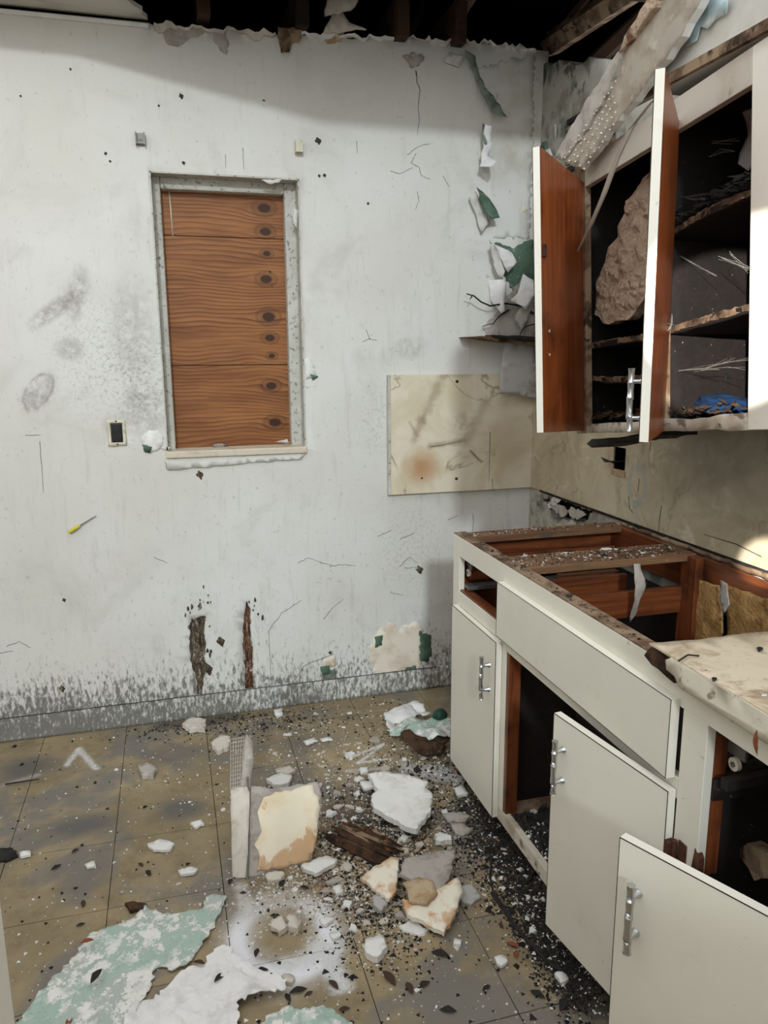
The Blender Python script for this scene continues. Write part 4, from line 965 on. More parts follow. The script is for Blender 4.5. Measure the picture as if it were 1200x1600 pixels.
for i in range(17):
    for j in range(5):
        px = 882+i*5.6+j*7.5; py = 246-i*8.4+j*4.2
        if (i+j*2) % 11 == 7 or px > 962: continue
        u, v = RW(px+nz(i*.7, j*.9)*4, py+nz(j*.8, i*.6)*4, 1.118); s = .0036+.0016*nz(i*.9, j*1.3)
        dots.v += [(1.1195-L_[0], u-s-L_[1], v-s*.7-L_[2]), (1.1195-L_[0], u+s-L_[1], v-s*.7-L_[2]), (1.1195-L_[0], u+s-L_[1], v+s*.7-L_[2]), (1.1195-L_[0], u-s-L_[1], v+s*.7-L_[2]), (1.116-L_[0], u-L_[1], v-L_[2])]
        b0 = len(dots.v)-5
        for q in ((0, 1, 4), (1, 2, 4), (2, 3, 4), (3, 0, 4)): dots.f.append(tuple(b0+k for k in q)); dots.mi.append(0); dots.sm.append(False)
o = dots.build('mesh_keys', 'plaster', t); o['kind'] = 'stuff'
# hanging strip of lath across the far opening
q_ = [P(0, 1.08, 1018, 158), P(0, 1.09, 985, 200), P(0, 1.10, 962, 250), P(0, 1.11, 942, 305), P(0, 1.12, 922, 352), P(0, 1.13, 901, 394)]
mb = MB(); n_ = len(q_); vs = []
for i, p in enumerate(q_):
    w_ = (.013, .016, .015, .014, .012, .001)[i]
    vs += [(p.x, p.y+w_, p.z-w_*.3), (p.x, p.y-w_, p.z+w_*.3), (p.x+.004, p.y-w_, p.z+w_*.3), (p.x+.004, p.y+w_, p.z-w_*.3)]
fs = [(0, 1, 2, 3)]
for i in range(n_-1):
    for k in range(4): fs.append((4*i+k, 4*i+(k+1) % 4, 4*i+4+(k+1) % 4, 4*i+4+k))
mb.add(vs, fs, 0, False)
single(mb, 'trim_strip', 'slab', 'thin loose wooden strip dangling between the open wall-cabinet doors', 'strip', tuple(q_[0]))

# ---- litter inside the wall cabinet
def lump(r, seed, amp=.35, sub=3, sc_=(1, 1, 1)):
    bm = bmesh.new(); bmesh.ops.create_icosphere(bm, subdivisions=sub, radius=1)
    for v in bm.verts:
        d = 1+amp*nz(v.co.x*1.3+seed, v.co.y*1.3, v.co.z*1.3)+amp*.4*nz(v.co.x*4+seed, v.co.y*4, v.co.z*4)
        v.co = Vector((v.co.x*d*sc_[0]*r, v.co.y*d*sc_[1]*r, v.co.z*d*sc_[2]*r))
    mb = MB(); mb.v = [tuple(v.co) for v in bm.verts]; mb.f = [tuple(v.index for v in f.verts) for f in bm.faces]; mb.mi = [0]*len(mb.f); mb.sm = [False]*len(mb.f); bm.free()
    return mb
pl = [P(0, 1.215, *q) for q in ((1006, 262), (984, 285), (962, 340), (944, 395), (930, 440), (932, 490), (955, 506), (985, 500), (1010, 470), (1016, 400), (1018, 330))]
mb = sheet(jag([(p.y, p.z) for p in pl], .006, .02, 5), lambda u, v, w: (1.215-w+.10*(v-1.6), u, v), .03, .010, lambda u, v: .016*nz(u, v, 1, 24)+.016*abs(nz(u, v, 3, 60)), smooth=False)
single(mb, 'plaster_chunk', 'rubble', 'large rough brown plaster chunk wedged in the far half of the wall cabinet', 'plaster', (1.215, pl[6].y, pl[6].z))
def upt(y, z, x): v = Matrix.Rotation(UA, 3, 'X') @ Vector((x, y, z)); return Vector(uc.location)+v
# drape of white plastic at the near end
pl = [P(0, 1.36, *q) for q in ((1166, 118), (1215, 96), (1215, 205), (1196, 222), (1180, 238), (1168, 268), (1158, 256), (1162, 190))]
single(sheet(jag([(p.y, p.z) for p in pl], .004, .02, 2), lambda u, v, w: (1.36-w, u, v), .002, .014, lambda u, v: .02*nz(u*3, v, 0, 14)), 'plastic_sheet', 'white_peel', 'crumpled white plastic sheet hanging in the near top corner of the wall cabinet', 'plastic sheet', (1.36, pl[5].y, pl[5].z))
pl = [P(0, 1.30, *q) for q in ((1192, 200), (1215, 160), (1215, 280), (1186, 296), (1184, 232))]
single(sheet(jag([(p.y, p.z) for p in pl], .004, .02, 7), lambda u, v, w: (1.30-w, u, v), .003, .014, lambda u, v: .012*nz(u*2, v, 0, 16)), 'torn_board', 'rot', 'torn red-brown board scrap beside the white plastic sheet', 'scrap', (1.30, pl[3].y, pl[3].z))
pl = [P(0, 1.40, *q) for q in ((1066, 190), (1084, 186), (1086, 290), (1068, 292))]
single(sheet(jag([(p.y, p.z) for p in pl], .003, .02, 9), lambda u, v, w: (1.40-w, u, v), .003, .02, lambda u, v: .006*nz(u*2, v, 0, 16)), 'plaster_scrap', 'plaster_w', 'narrow white plaster scrap standing inside the wall cabinet beside the middle stile', 'plaster', (1.40, pl[2].y, pl[2].z))
# nest of dry leaves on the upper shelf: uncountable litter
rn = random.Random(21); mb = MB()
a, b = uloc(1062, 352), uloc(1195, 292)
for k in range(520):
    y = rn.uniform(.02, .35); z0_ = a[1]+(b[1]+.01-a[1])*(.36-y)/.346 + .03
    q = Vector((rn.uniform(.02, .28), y, z0_+abs(rn.gauss(0, .018)))); d = Vector((rn.gauss(0, 1), rn.gauss(0, 1), rn.gauss(0, .4))).normalized()*rn.uniform(.008, .028); e_ = d.orthogonal().normalized()*rn.uniform(.002, .008)
    mb.add([q-d, q+e_, q+d, q-e_], [(0, 1, 2, 3)])
mb.v = [tuple(upt(v[1], v[2], v[0])) for v in mb.v]
o = mb.build('leaf_litter', 'leaf_blk'); tag(o, 'heap of dry leaves and straw on the upper shelf of the wall cabinet', 'litter', kind='stuff')
mb = MB()
for k in range(420):
    y = rn.uniform(.02, .75); 
    if .34 < y < .40: continue
    q = Vector((rn.uniform(.01, .24), y, .040+abs(rn.gauss(0, .010)))); d = Vector((rn.gauss(0, 1), rn.gauss(0, 1), rn.gauss(0, .4))).normalized()*rn.uniform(.005, .02); e_ = d.orthogonal().normalized()*rn.uniform(.003, .008)
    mb.add([q-d, q+e_, q+d, q-e_], [(0, 1, 2, 3)])
mb.v = [tuple(upt(v[1], v[2], v[0])) for v in mb.v]
o = mb.build('rot_debris', 'rot'); tag(o, 'rotten wood crumbs on the floor of the wall cabinet', 'debris', kind='stuff')
pb = upt(.275, .036, .12)
mb = lump(.06, 4, .5, 3, (1.0, 1.5, .42)); mb.v = [(x, y, z+.02) for x, y, z in mb.v]
o = mb.build('blue_rag', 'blue', None, tuple(pb), shift=False); tag(o, 'crumpled blue cloth in the bottom of the wall cabinet', 'cloth')
# a few dusty cobwebs
def web(strands, lb, x):
    mb = MB()
    rw_ = random.Random(len(lb))
    for s_ in strands:
        for k_ in range(3):                # each strand is a few hair-fine threads
            dx, dy = rw_.uniform(-9, 9), rw_.uniform(-7, 7)
            mb.tube([P(0, x+rw_.uniform(-.006, .006), q[0]+dx*(i % 2), q[1]+dy*((i+k_) % 2)*.8) for i, q in enumerate(s_)], .0002, 3)
    o = mb.build('cobweb', 'web', None, tuple(P(0, x, *strands[0][0]))); tag(o, lb, 'cobweb')
web([[(1060, 580), (1100, 575), (1140, 566), (1172, 562)], [(1085, 577), (1130, 573), (1165, 574)], [(1095, 580), (1140, 564)], [(1070, 578), (1120, 577)]], 'dusty cobweb strands above the blue cloth', 1.22)
web([[(1122, 400), (1150, 410), (1190, 424)], [(1128, 402), (1165, 420), (1192, 418)], [(1140, 396), (1170, 422)], [(1062, 400), (1090, 420), (1120, 432)]], 'dusty cobweb strands between the two wall-cabinet shelves', 1.23)
web([[(1067, 308), (1100, 304), (1150, 296)], [(1108, 245), (1130, 238), (1148, 236)], [(1112, 224), (1148, 220)]], 'dusty cobweb strands in the top of the near wall-cabinet bay', 1.24)
web([[(1050, 492), (1042, 510), (1034, 530)], [(1028, 500), (1048, 510)]], 'thin cobweb thread beside the middle stile of the wall cabinet', 1.15)

# ---- torn kraft insulation behind the open sink bay
for k, (pl, lb) in enumerate([([(1084, 905), (1120, 915), (1126, 960), (1128, 990), (1120, 1010), (1075, 1012), (1078, 960)], 'bulging strip of brown kraft insulation beside the cabinet post'),
                              ([(1128, 912), (1175, 930), (1215, 945), (1215, 1010), (1132, 1010), (1134, 960)], 'wide crinkled brown kraft insulation sheet above the torn worktop')]):
    pp = RWs(pl, 1.45)
    single(sheet(jag(pp, .004, .02, k), lambda u, v, w: (1.462-w, u, v), .004, .014, lambda u, v: .004+.018*abs(nz(u*1.6, v, k, 9))), 'kraft_paper', 'kraft', lb, 'insulation', (1.46, pp[-1][0], pp[-1][1]))
pp = RWs([(1128, 906), (1138, 912), (1142, 945), (1132, 958), (1126, 935)], 1.44)
single(sheet(jag(pp, .003, .01, 6), lambda u, v, w: (1.435-w, u, v), .002, .012, lambda u, v: .004*nz(u, v, 1, 40)), 'paper_scrap', 'plaster_g', 'pale torn paper scrap between the two kraft insulation sheets', 'scrap', (1.435, pp[3][0], pp[3][1]))

# ================================================================== FALLEN THINGS ON THE FLOOR
def slabf(pxs, name, mats, label, cat, z=.0, thick=.012, amp=.004, step=.02, jstep=.02, h=None, seed=1, smooth=True, tilt=(0, 0), mi_side=0, zpx=None):
    """a broken piece lying on the floor, its outline given where the photo shows it"""
    zz = zpx if zpx is not None else z+thick
    o2 = jag(Fs(pxs, zz), amp, jstep, seed); c = cen(o2)
    hh = lambda u, v: thick + tilt[0]*(u-c[0]) + tilt[1]*(v-c[1]) + (h(u, v) if h else 0)
    lo = min(hh(u, v) for u, v in o2)-thick
    mb = sheet(o2, lambda u, v, w: (u, v, z+w-min(lo, 0)), thick, step, hh, mi_side=mi_side, seed=seed, smooth=smooth)
    return single(mb, name, mats, label, cat, (c[0], c[1], z))

# ---- sheets of peeled paint in the foreground
rip = lambda s, a: (lambda u, v: a*abs(nz(u, v, s, 7)) + a*.5*nz(u, v, s, 18))
slabf([(28, 1600), (75, 1540), (118, 1495), (140, 1462), (205, 1438), (228, 1418), (250, 1430), (315, 1422), (322, 1402), (356, 1402), (345, 1430), (318, 1478), (296, 1508), (268, 1520), (244, 1510), (238, 1540), (228, 1560), (205, 1600), (190, 1660), (0, 1660)],
      'paint_sheet', 'peel', 'big peeled sheet of green and white paint at the lower left of the floor', 'paint sheet', thick=.0025, h=lambda u, v: .003+rip(1, .010)(u, v)+.008*abs(nz((u+v)*.3, u-v, 3, 24)), amp=.006, step=.013, jstep=.009, seed=2)
slabf([(190, 1640), (196, 1590), (240, 1565), (262, 1545), (290, 1520), (318, 1512), (335, 1490), (352, 1484), (368, 1500), (390, 1512), (420, 1522), (450, 1536), (446, 1550), (400, 1562), (372, 1568), (372, 1600), (350, 1650)],
      'paint_sheet', 'white_peel', 'crumpled white sheet of peeled paint overlapping the green one', 'paint sheet', z=.012, thick=.0025, smooth=False, h=lambda u, v: .004+rip(5, .016)(u, v)+.012*abs(nz(u+v, (u-v)*.35, 3, 20))+.004*abs(nz(u, v, 8, 60)), amp=.006, step=.011, jstep=.008, seed=3)
slabf([(405, 1605), (430, 1582), (455, 1576), (470, 1580), (500, 1574), (530, 1586), (552, 1596), (560, 1640), (400, 1640)],
      'paint_sheet', 'peel', 'small green and white paint flake at the bottom edge of the picture', 'paint sheet', thick=.0025, h=lambda u, v: .004+rip(9, .02)(u, v), amp=.006, step=.011, jstep=.008, seed=4)
for k, (pl, mt, lb) in enumerate([([(600, 1118), (625, 1108), (640, 1102), (652, 1118), (640, 1140), (620, 1150), (604, 1140)], 'white_peel', 'crumpled white paint scrap beside the dark green plastic piece near the cabinet'),
                                  ([(604, 1140), (650, 1126), (705, 1130), (705, 1158), (660, 1162), (610, 1156)], 'peel', 'pale green paint sheet on the floor against the closed cabinet door'),
                                  ([(626, 1160), (665, 1158), (700, 1165), (690, 1182), (655, 1188), (632, 1176)], 'rot', 'rotten brown board scrap in front of the pale green paint sheet'),
                                  ([(640, 1102), (655, 1100), (672, 1122), (660, 1126), (648, 1120)], 'white_peel', 'upright white paint curl next to the dark green plastic piece')]):
    slabf(pl, 'paint_scrap', mt, lb, 'paint scrap', thick=.003, h=lambda u, v: .004+rip(20+k, .05)(u, v), amp=.006, step=.014, jstep=.014, seed=30+k)
cp = F(686, 1122, .02)
mb = MB().tube([(0, 0, 0), (0, 0, .016), (0, 0, .030), (0, 0, .036)], [.030, .030, .024, .004], 18)
o = mb.build('plastic_fragment', 'dkgreen', None, (cp[0], cp[1], .002), (.5, .3, 0), shift=False); tag(o, 'rounded dark green plastic piece on the pale green paint sheet', 'plastic'); o.location.z = .022

# ---- L-shaped corner of plaster standing up with a strip of wire mesh
pb = Vector((*F(386, 1372), 0)); pr = Vector((*F(487, 1347), 0)); lean = math.radians(38)
ex = (pr-pb).normalized(); ey = Vector((-ex.y, ex.x, 0)); ez = (Vector((0, 0, 1))*math.cos(lean)+ey*math.sin(lean))
nrm = ex.cross(ez).normalized()
def onp(px, py):                       # pixel on the leaning face, as (along, up)
    d = _f + _r*((px-600)/FPX) - _u*((py-800)/FPX); tt = (pb-CAM).dot(nrm)/d.dot(nrm); q = CAM+d*tt-pb
    return (q.dot(ex), q.dot(ez))
t = thing('plaster_corner', 'leaning cream-painted plaster corner with a strip of wire mesh', 'plaster', pb)
to_l = lambda u, v, w: tuple(ex*u+ez*v+nrm*w)
body = jag([onp(*q) for q in ((386, 1371), (392, 1228), (420, 1232), (455, 1228), (496, 1222), (502, 1240), (498, 1290), (486, 1346), (440, 1360))], .003, .02, 2)
sheet(body, to_l, .018, .02, lambda u, v: .0015*nz(u, v, 0, 30)).build('core', 'plaster_g', t)
skin = jag([onp(*q) for q in ((400, 1362), (405, 1340), (396, 1320), (408, 1300), (402, 1270), (412, 1246), (430, 1238), (455, 1236), (488, 1226), (490, 1240), (499, 1246), (495, 1300), (484, 1344), (440, 1356))], .004, .014, 3)
sheet(skin, to_l, .004, .02, lambda u, v: .0055+.0012*nz(u, v, 1, 40)).build('paint_skin', 'cream', t)
side = jag([onp(*q) for q in ((364, 1372), (386, 1372), (388, 1240), (384, 1230), (360, 1232))], .0015, .03, 4)
sheet(side, lambda u, v, w: tuple(ex*u+ez*v+nrm*(w+u*.55)), .010, .02, lambda u, v: .006+.001*nz(u, v, 2, 40)).build('return_strip', 'plaster', t)
mb = MB().tube([to_l(*onp(386, 1372), .008), to_l(*onp(388, 1260), .010), to_l(*onp(386, 1215), .012)], .003, 6); mb.build('corner_bead', 'metal', t)
fin = jag([onp(*q) for q in ((376, 1232), (390, 1232), (396, 1190), (395, 1160), (384, 1148), (379, 1180))], .002, .02, 5)
sheet(fin, lambda u, v, w: tuple(ex*u+ez*v+nrm*(w+.01)), .006, .03, lambda u, v: .004*nz(u, v, 3, 10)).build('bare_fin', 'plaster_g', t)
ms = MB(); a0, a1 = onp(360, 1232), onp(379, 1232); b0, b1_ = onp(360, 1156), onp(381, 1150)
for i in range(6):
    f_ = i/5; ms.tube([to_l(a0[0]+(a1[0]-a0[0])*f_, a0[1], .004), to_l((a0[0]+b0[0])/2+(a1[0]-a0[0])*f_, (a0[1]+b0[1])/2, .012), to_l(b0[0]+(b1_[0]-b0[0])*f_, b0[1], .004)], .0016, 4)
for i in range(13):
    f_ = i/12; y_ = a0[1]+(b0[1]-a0[1])*f_; ms.tube([to_l(a0[0]+(b0[0]-a0[0])*f_, y_, .006), to_l(a1[0]+(b1_[0]-a1[0])*f_, y_, .006)], .0016, 4)
ms.build('wire_mesh', 'plaster_g', t)
# ---- other large fragments, each where it lies
BIG = [
 ([(575, 1222), (600, 1218), (640, 1222), (668, 1230), (664, 1240), (675, 1246), (672, 1272), (650, 1296), (630, 1290), (600, 1276), (584, 1268), (580, 1252), (590, 1244)], 'plaster_w', .018, 'large white plaster slab tilted on the rubble in front of the closed door', .03, (.0, .10)),
 ([(562, 1222), (590, 1220), (592, 1232), (568, 1232)], 'plaster_w', .008, 'narrow white plaster chip at the left corner of the large white slab', .02, (0, 0)),
 ([(562, 1372), (610, 1346), (624, 1348), (618, 1395), (608, 1406)], 'cream_shard', .010, 'triangular cream plaster shard left of the grey one', .012, (.1, .05)),
 ([(632, 1352), (668, 1340), (712, 1334), (704, 1366), (690, 1392), (662, 1390), (640, 1378), (624, 1372)], 'plaster_g', .010, 'grey plaster shard with a pointed corner lying above the stained one', .022, (-.05, .12)),
 ([(630, 1380), (650, 1372), (676, 1376), (684, 1396), (668, 1412), (640, 1408)], 'plaster_t', .006, 'tan plaster flake lying between the grey and stained shards', .036, (0, 0)),
 ([(628, 1410), (655, 1412), (690, 1394), (716, 1380), (722, 1402), (708, 1436), (694, 1457), (664, 1444), (636, 1430)], 'cream_shard', .012, 'cream plaster shard with an orange stain nearest the dry leaves', .012, (.05, .08)),
 ([(636, 1366), (660, 1360), (662, 1370), (644, 1378)], 'plaster_w', .006, 'small white flake on the grey pointed shard', .034, (0, 0)),
 ([(470, 1352), (508, 1338), (528, 1344), (524, 1350), (492, 1366)], 'plaster_w', .012, 'flat pale slab piece at the foot of the leaning plaster corner', .004, (0, 0)),
 ([(414, 1368), (430, 1360), (444, 1364), (440, 1374), (420, 1376)], 'plaster', .010, 'small pale chunk below the leaning plaster corner', 0, (0, 0)),
 ([(230, 1318), (250, 1312), (273, 1318), (266, 1328), (240, 1330)], 'plaster_w', .008, 'oval white plaster chip alone on the tiles left of the plaster corner', 0, (0, 0)),
 ([(278, 1360), (300, 1354), (310, 1358), (300, 1366), (282, 1366)], 'plaster_w', .008, 'white plaster chip left of the foot of the plaster corner', 0, (0, 0)),
 ([(297, 1286), (315, 1280), (319, 1288), (304, 1293)], 'plaster_w', .008, 'white plaster chip below the dark sooty patch', 0, (0, 0)),
 ([(132, 1350), (148, 1346), (150, 1352), (136, 1356)], 'plaster_w', .006, 'small white chip near the left side of the floor', 0, (0, 0)),
 ([(30, 1332), (46, 1328), (48, 1336), (34, 1339)], 'plaster_w', .008, 'white chip beside the dark flake at the left edge', 0, (0, 0)),
 ([(0, 1326), (20, 1326), (28, 1336), (10, 1344), (-5, 1344)], 'leaf_blk', .008, 'dark flake at the left edge of the floor', 0, (0, 0)),
 ([(416, 1216), (440, 1208), (456, 1212), (450, 1224), (428, 1228)], 'plaster_w', .014, 'white plaster lump above the leaning plaster corner', .004, (0, 0)),
 ([(430, 1202), (452, 1196), (462, 1204), (450, 1210), (434, 1208)], 'plaster', .012, 'pale plaster lump behind the white one above the plaster corner', 0, (0, 0)),
 ([(474, 1158), (490, 1152), (496, 1158), (480, 1164)], 'plaster_w', .006, 'bright white chip on the grey tiles left of the spray-painted zigzag', 0, (0, 0)),
 ([(500, 1154), (516, 1151), (520, 1156), (504, 1158)], 'plaster_w', .005, 'flat white chip just left of the spray-painted zigzag', 0, (0, 0)),
 ([(428, 1110), (440, 1106), (442, 1116), (432, 1120)], 'plaster_w', .010, 'white chip at the foot of the back wall below the brown gouge', 0, (0, 0)),
 ([(562, 1200), (574, 1198), (575, 1208), (563, 1209)], 'plaster_w', .004, 'square white chip below the spray-painted zigzag', 0, (0, 0)),
 ([(284, 1130), (300, 1120), (322, 1124), (320, 1138), (296, 1140)], 'plaster', .018, 'pale plaster lump at the base of the back wall under the grey gouge', 0, (0, 0)),
 ([(330, 1160), (345, 1148), (360, 1150), (358, 1166), (340, 1174)], 'plaster', .018, 'pale plaster lump behind the wire mesh strip', 0, (0, 0)),
 ([(710, 1232), (724, 1226), (732, 1240), (716, 1244)], 'plaster_w', .010, 'white angular chip near the foot of the closed cabinet door', 0, (0, 0)),
 ([(690, 1272), (720, 1268), (736, 1276), (724, 1286), (700, 1284)], 'plaster_g', .008, 'flat grey flake right of the large white slab', 0, (0, 0)),
 ([(704, 1288), (724, 1286), (738, 1298), (724, 1306), (710, 1302)], 'plaster_g', .008, 'grey flake under the closed cabinet door corner', 0, (0, 0)),
 ([(718, 1386), (738, 1380), (752, 1402), (736, 1414), (720, 1408)], 'board_grey', .006, 'grey flat scrap right of the orange-stained shard', 0, (0, 0)),
 ([(772, 1494), (786, 1492), (794, 1502), (784, 1510), (776, 1506)], 'plaster_w', .008, 'lone white chip on the tiles near the bottom right', 0, (0, 0)),
 ([(710, 1466), (722, 1468), (720, 1476), (708, 1474)], 'plaster_w', .006, 'small white chip below the orange-stained shard', 0, (0, 0)),
 ([(424, 1436), (440, 1432), (450, 1446), (436, 1456), (424, 1448)], 'plaster', .016, 'pale lump inside the spray-painted ring, left one', 0, (0, 0)),
 ([(448, 1432), (460, 1428), (470, 1440), (466, 1452), (452, 1450)], 'plaster', .018, 'pale rounded lump inside the spray-painted ring, right one', 0, (0, 0)),
 ([(500, 1434), (512, 1430), (522, 1438), (510, 1446), (502, 1444)], 'plaster_w', .008, 'white chip on the right rim of the spray-painted ring', 0, (0, 0)),
 ([(514, 1458), (530, 1454), (532, 1464), (522, 1468)], 'plaster_w', .006, 'flat white chip at the lower right of the spray-painted ring', 0, (0, 0)),
 ([(570, 1468), (596, 1462), (606, 1480), (590, 1496), (572, 1490)], 'plaster_w', .018, 'crumbly white lump beside the tile joint right of the ring', 0, (0, 0)),
 ([(440, 1524), (452, 1522), (462, 1528), (456, 1536), (444, 1534)], 'plaster', .010, 'pale chip beside the corner of the white paint sheet', 0, (0, 0)),
 ([(195, 1412), (210, 1409), (230, 1412), (224, 1420), (204, 1424)], 'rot', .010, 'dark brown clod above the big peeled paint sheet', 0, (0, 0)),
 ([(216, 1196), (232, 1192), (246, 1200), (240, 1212), (222, 1212)], 'plaster_g', .014, 'dark grey lump on the sooty tiles near the back wall', 0, (0, 0)),
 ([(866, 1520), (880, 1518), (888, 1530), (876, 1536)], 'plaster_w', .010, 'white chip at the end of the dark stick', 0, (0, 0)),
 ([(584, 1398), (600, 1396), (606, 1410), (594, 1424), (582, 1414)], 'board_grey', .01, 'small grey shard under the triangular cream shard', 0, (0, 0)),
 ([(520, 1385), (532, 1382), (536, 1394), (524, 1396)], 'plaster_w', .008, 'white crumb above the spray-painted ring', 0, (0, 0)),
]
for k, (pl, mt, th, lb, z, tl) in enumerate(BIG):
    slabf(pl, 'plaster_piece', mt, lb, 'plaster', z=z, thick=th, amp=.0035, step=.02, jstep=.009, h=lambda u, v: .004*nz(u, v, k, 25), seed=100+k, tilt=tl, zpx=z+th)
# ---- rotten timber in the middle of the heap: splintered fibres
r1 = random.Random(8)
for (a, b, w_, lb) in (((515, 1296), (632, 1350), .055, 'crumbling rotten timber lying in the middle of the rubble'), ((645, 1300), (672, 1262), .018, 'dark rotten stub standing under the large white slab')):
    A, Bq = Vector((*F(*a), .0)), Vector((*F(*b), .0)); t = thing('rotten_timber', lb, 'timber', A.lerp(Bq, .5)); cc = A.lerp(Bq, .5); dr = (Bq-A).normalized(); nn = Vector((-dr.y, dr.x, 0))
    for i in range(30):
        o1, o2_ = r1.uniform(-w_, w_), r1.uniform(-w_, w_); zz = r1.uniform(.006, .030)*(1-abs(o1)/w_*.6)
        s0, s1 = r1.uniform(0, .35), r1.uniform(.6, 1.0)
        p0, p1 = A.lerp(Bq, s0)+nn*o1+Vector((0, 0, zz))-cc, A.lerp(Bq, s1)+nn*(o1*.8+o2_*.3)+Vector((0, 0, zz*.8+.003))-cc
        MB().tube([p0, p0.lerp(p1, .3), p0.lerp(p1, .75), p1], [.003, r1.uniform(.007, .012), r1.uniform(.006, .011), .002], 5, smooth=False).build('splinter', 'rot' if i % 4 else 'wood_frame', t)
def stick(pts, lb, r0=.006, mat='leaf_blk', zs=.006):
    pp = [Vector((*F(*q), zs)) for q in pts]
    single(MB().tube(pp, [r0*(1-.5*i/(len(pp)-1)) for i in range(len(pp))], 6, smooth=False), 'stick', mat, lb, 'stick', tuple(pp[0]))
stick([(770, 1398), (785, 1420), (805, 1450), (830, 1480), (862, 1512), (880, 1520)], 'long dark stick lying on the floor along the open cabinet doors', .008)
stick([(768, 1340), (766, 1375), (772, 1405)], 'thin dark twig standing off the top end of the long stick', .004)
stick([(845, 1352), (830, 1375), (812, 1392)], 'short dark stick under the cabinet toe space', .005)
stick([(8, 1228), (45, 1222), (62, 1220)], 'straight thin twig on the tiles at the left', .003)

# ---- countable chips: one mesh per shape, copied
def chip_mesh(seed, flat, mat):
    r = random.Random(seed); n = r.randint(6, 10); a0_ = r.uniform(0, 6.28); top = []; bot = []
    for i in range(n):
        a = a0_+i*6.283/n+r.uniform(-.3, .3); q = r.uniform(.5, 1.15)
        top.append((math.cos(a)*q*.9, math.sin(a)*q*.75, flat*r.uniform(.8, 1.3))); bot.append((math.cos(a)*q, math.sin(a)*q*.8, 0))
    mb = MB(); mb.add(bot+top, [tuple(reversed(range(n))), tuple(range(n, 2*n))]+[(i, (i+1) % n, n+(i+1) % n, n+i) for i in range(n)])
    return mb.mesh('plaster_chip', mat)
CHIP = {m: [chip_mesh(k*7+len(m), .10+.07*(k % 4), m) for k in range(10)] for m in ('plaster_w', 'plaster', 'plaster_g')}
taken = []
def chips(zone, n, size, mats, label, group, seed, z=0., cat='plaster chip', ok=None):
    r = random.Random(seed); k = 0; tries = 0
    while k < n and tries < n*40:
        tries += 1; px, py = zone(r); x, y = F(px, py, z)
        s = size*math.exp(r.gauss(0, .38))
        if ok and not ok(x, y): continue
        if any((x-a)**2+(y-b)**2 < (s+c)**2*.7 for a, b, c in taken): continue
        taken.append((x, y, s)); m = r.choice(mats)
        o = bpy.data.objects.new('plaster_chip', r.choice(CHIP[m])); COL.objects.link(o)
        o.location = (x, y, z); o.scale = (s, s*r.uniform(.6, 1.1), s*r.uniform(.9, 1.6)); o.rotation_euler = (0, 0, r.uniform(0, 6.28))
        w3 = {'plaster_w': 'white', 'plaster': 'pale tan', 'plaster_g': 'grey'}[m]
        tag(o, label.replace('plaster', w3+' plaster', 1) if 'plaster' in label else label.replace('crumb', w3+' crumb', 1), cat, group+', '+w3); k += 1
zmix_ = lambda *zs: (lambda r: r.choice(zs)(r))
onfl = lambda x, y: x < BX+.05 and y < D-.03
W_, P_, G_ = 'plaster_w', 'plaster', 'plaster_g'
gz = lambda cx, cy, sx, sy: (lambda r: (r.gauss(cx, sx), r.gauss(cy, sy)))
chips(zmix_(gz(545, 1240, 30, 40), gz(560, 1290, 50, 40), gz(640, 1310, 45, 30), gz(590, 1390, 60, 30)), 80, .0185, [P_, P_, G_, W_], 'larger plaster chip in the rubble heap at the middle of the floor', 'larger rubble heap chips', 21, ok=onfl)
chips(gz(590, 1310, 75, 60), 36, .0115, [W_, P_, G_, G_], 'small plaster chip in the rubble heap at the middle of the floor', 'rubble heap chips', 1, ok=onfl)
chips(gz(640, 1235, 70, 40), 20, .010, [W_, P_, G_], 'small plaster chip around the large white slab', 'chips around the white slab', 2, ok=onfl)
chips(lambda r: (r.uniform(420, 700), r.uniform(1090, 1200)), 26, .009, [W_, W_, P_], 'small plaster chip on the tiles near the back wall', 'chips near the back wall', 3, ok=onfl)
chips(lambda r: (lambda t: (735+t*140+r.gauss(0, 26), 1290+t*190+r.gauss(0, 30)))(r.random()), 30, .009, [W_, P_, W_], 'small plaster chip in the dark dirt along the base cabinet', 'chips along the base cabinet', 4, ok=onfl)
chips(lambda r: (r.uniform(40, 360), r.uniform(1170, 1420)), 20, .0062, [W_, P_, G_], 'tiny plaster crumb scattered over the tiles at the left', 'crumbs at the left', 5, ok=onfl)
chips(gz(450, 1400, 50, 22), 20, .0075, [P_, W_, G_], 'small crumb above the spray-painted ring', 'crumbs above the spray ring', 6, ok=onfl)
chips(lambda r: (r.uniform(560, 900), r.uniform(1450, 1590)), 14, .006, [W_, P_], 'tiny plaster crumb on the tiles at the bottom right', 'crumbs at the bottom right', 7, ok=onfl)
chips(lambda r: (r.uniform(800, 860), r.uniform(1210, 1360)), 20, .011, [W_, P_, G_], 'plaster chip inside the open base cabinet', 'chips inside the base cabinet', 8, z=.116, ok=lambda x, y: x > BX+.03 and 1.15 < y < 1.86)
r2 = random.Random(77)
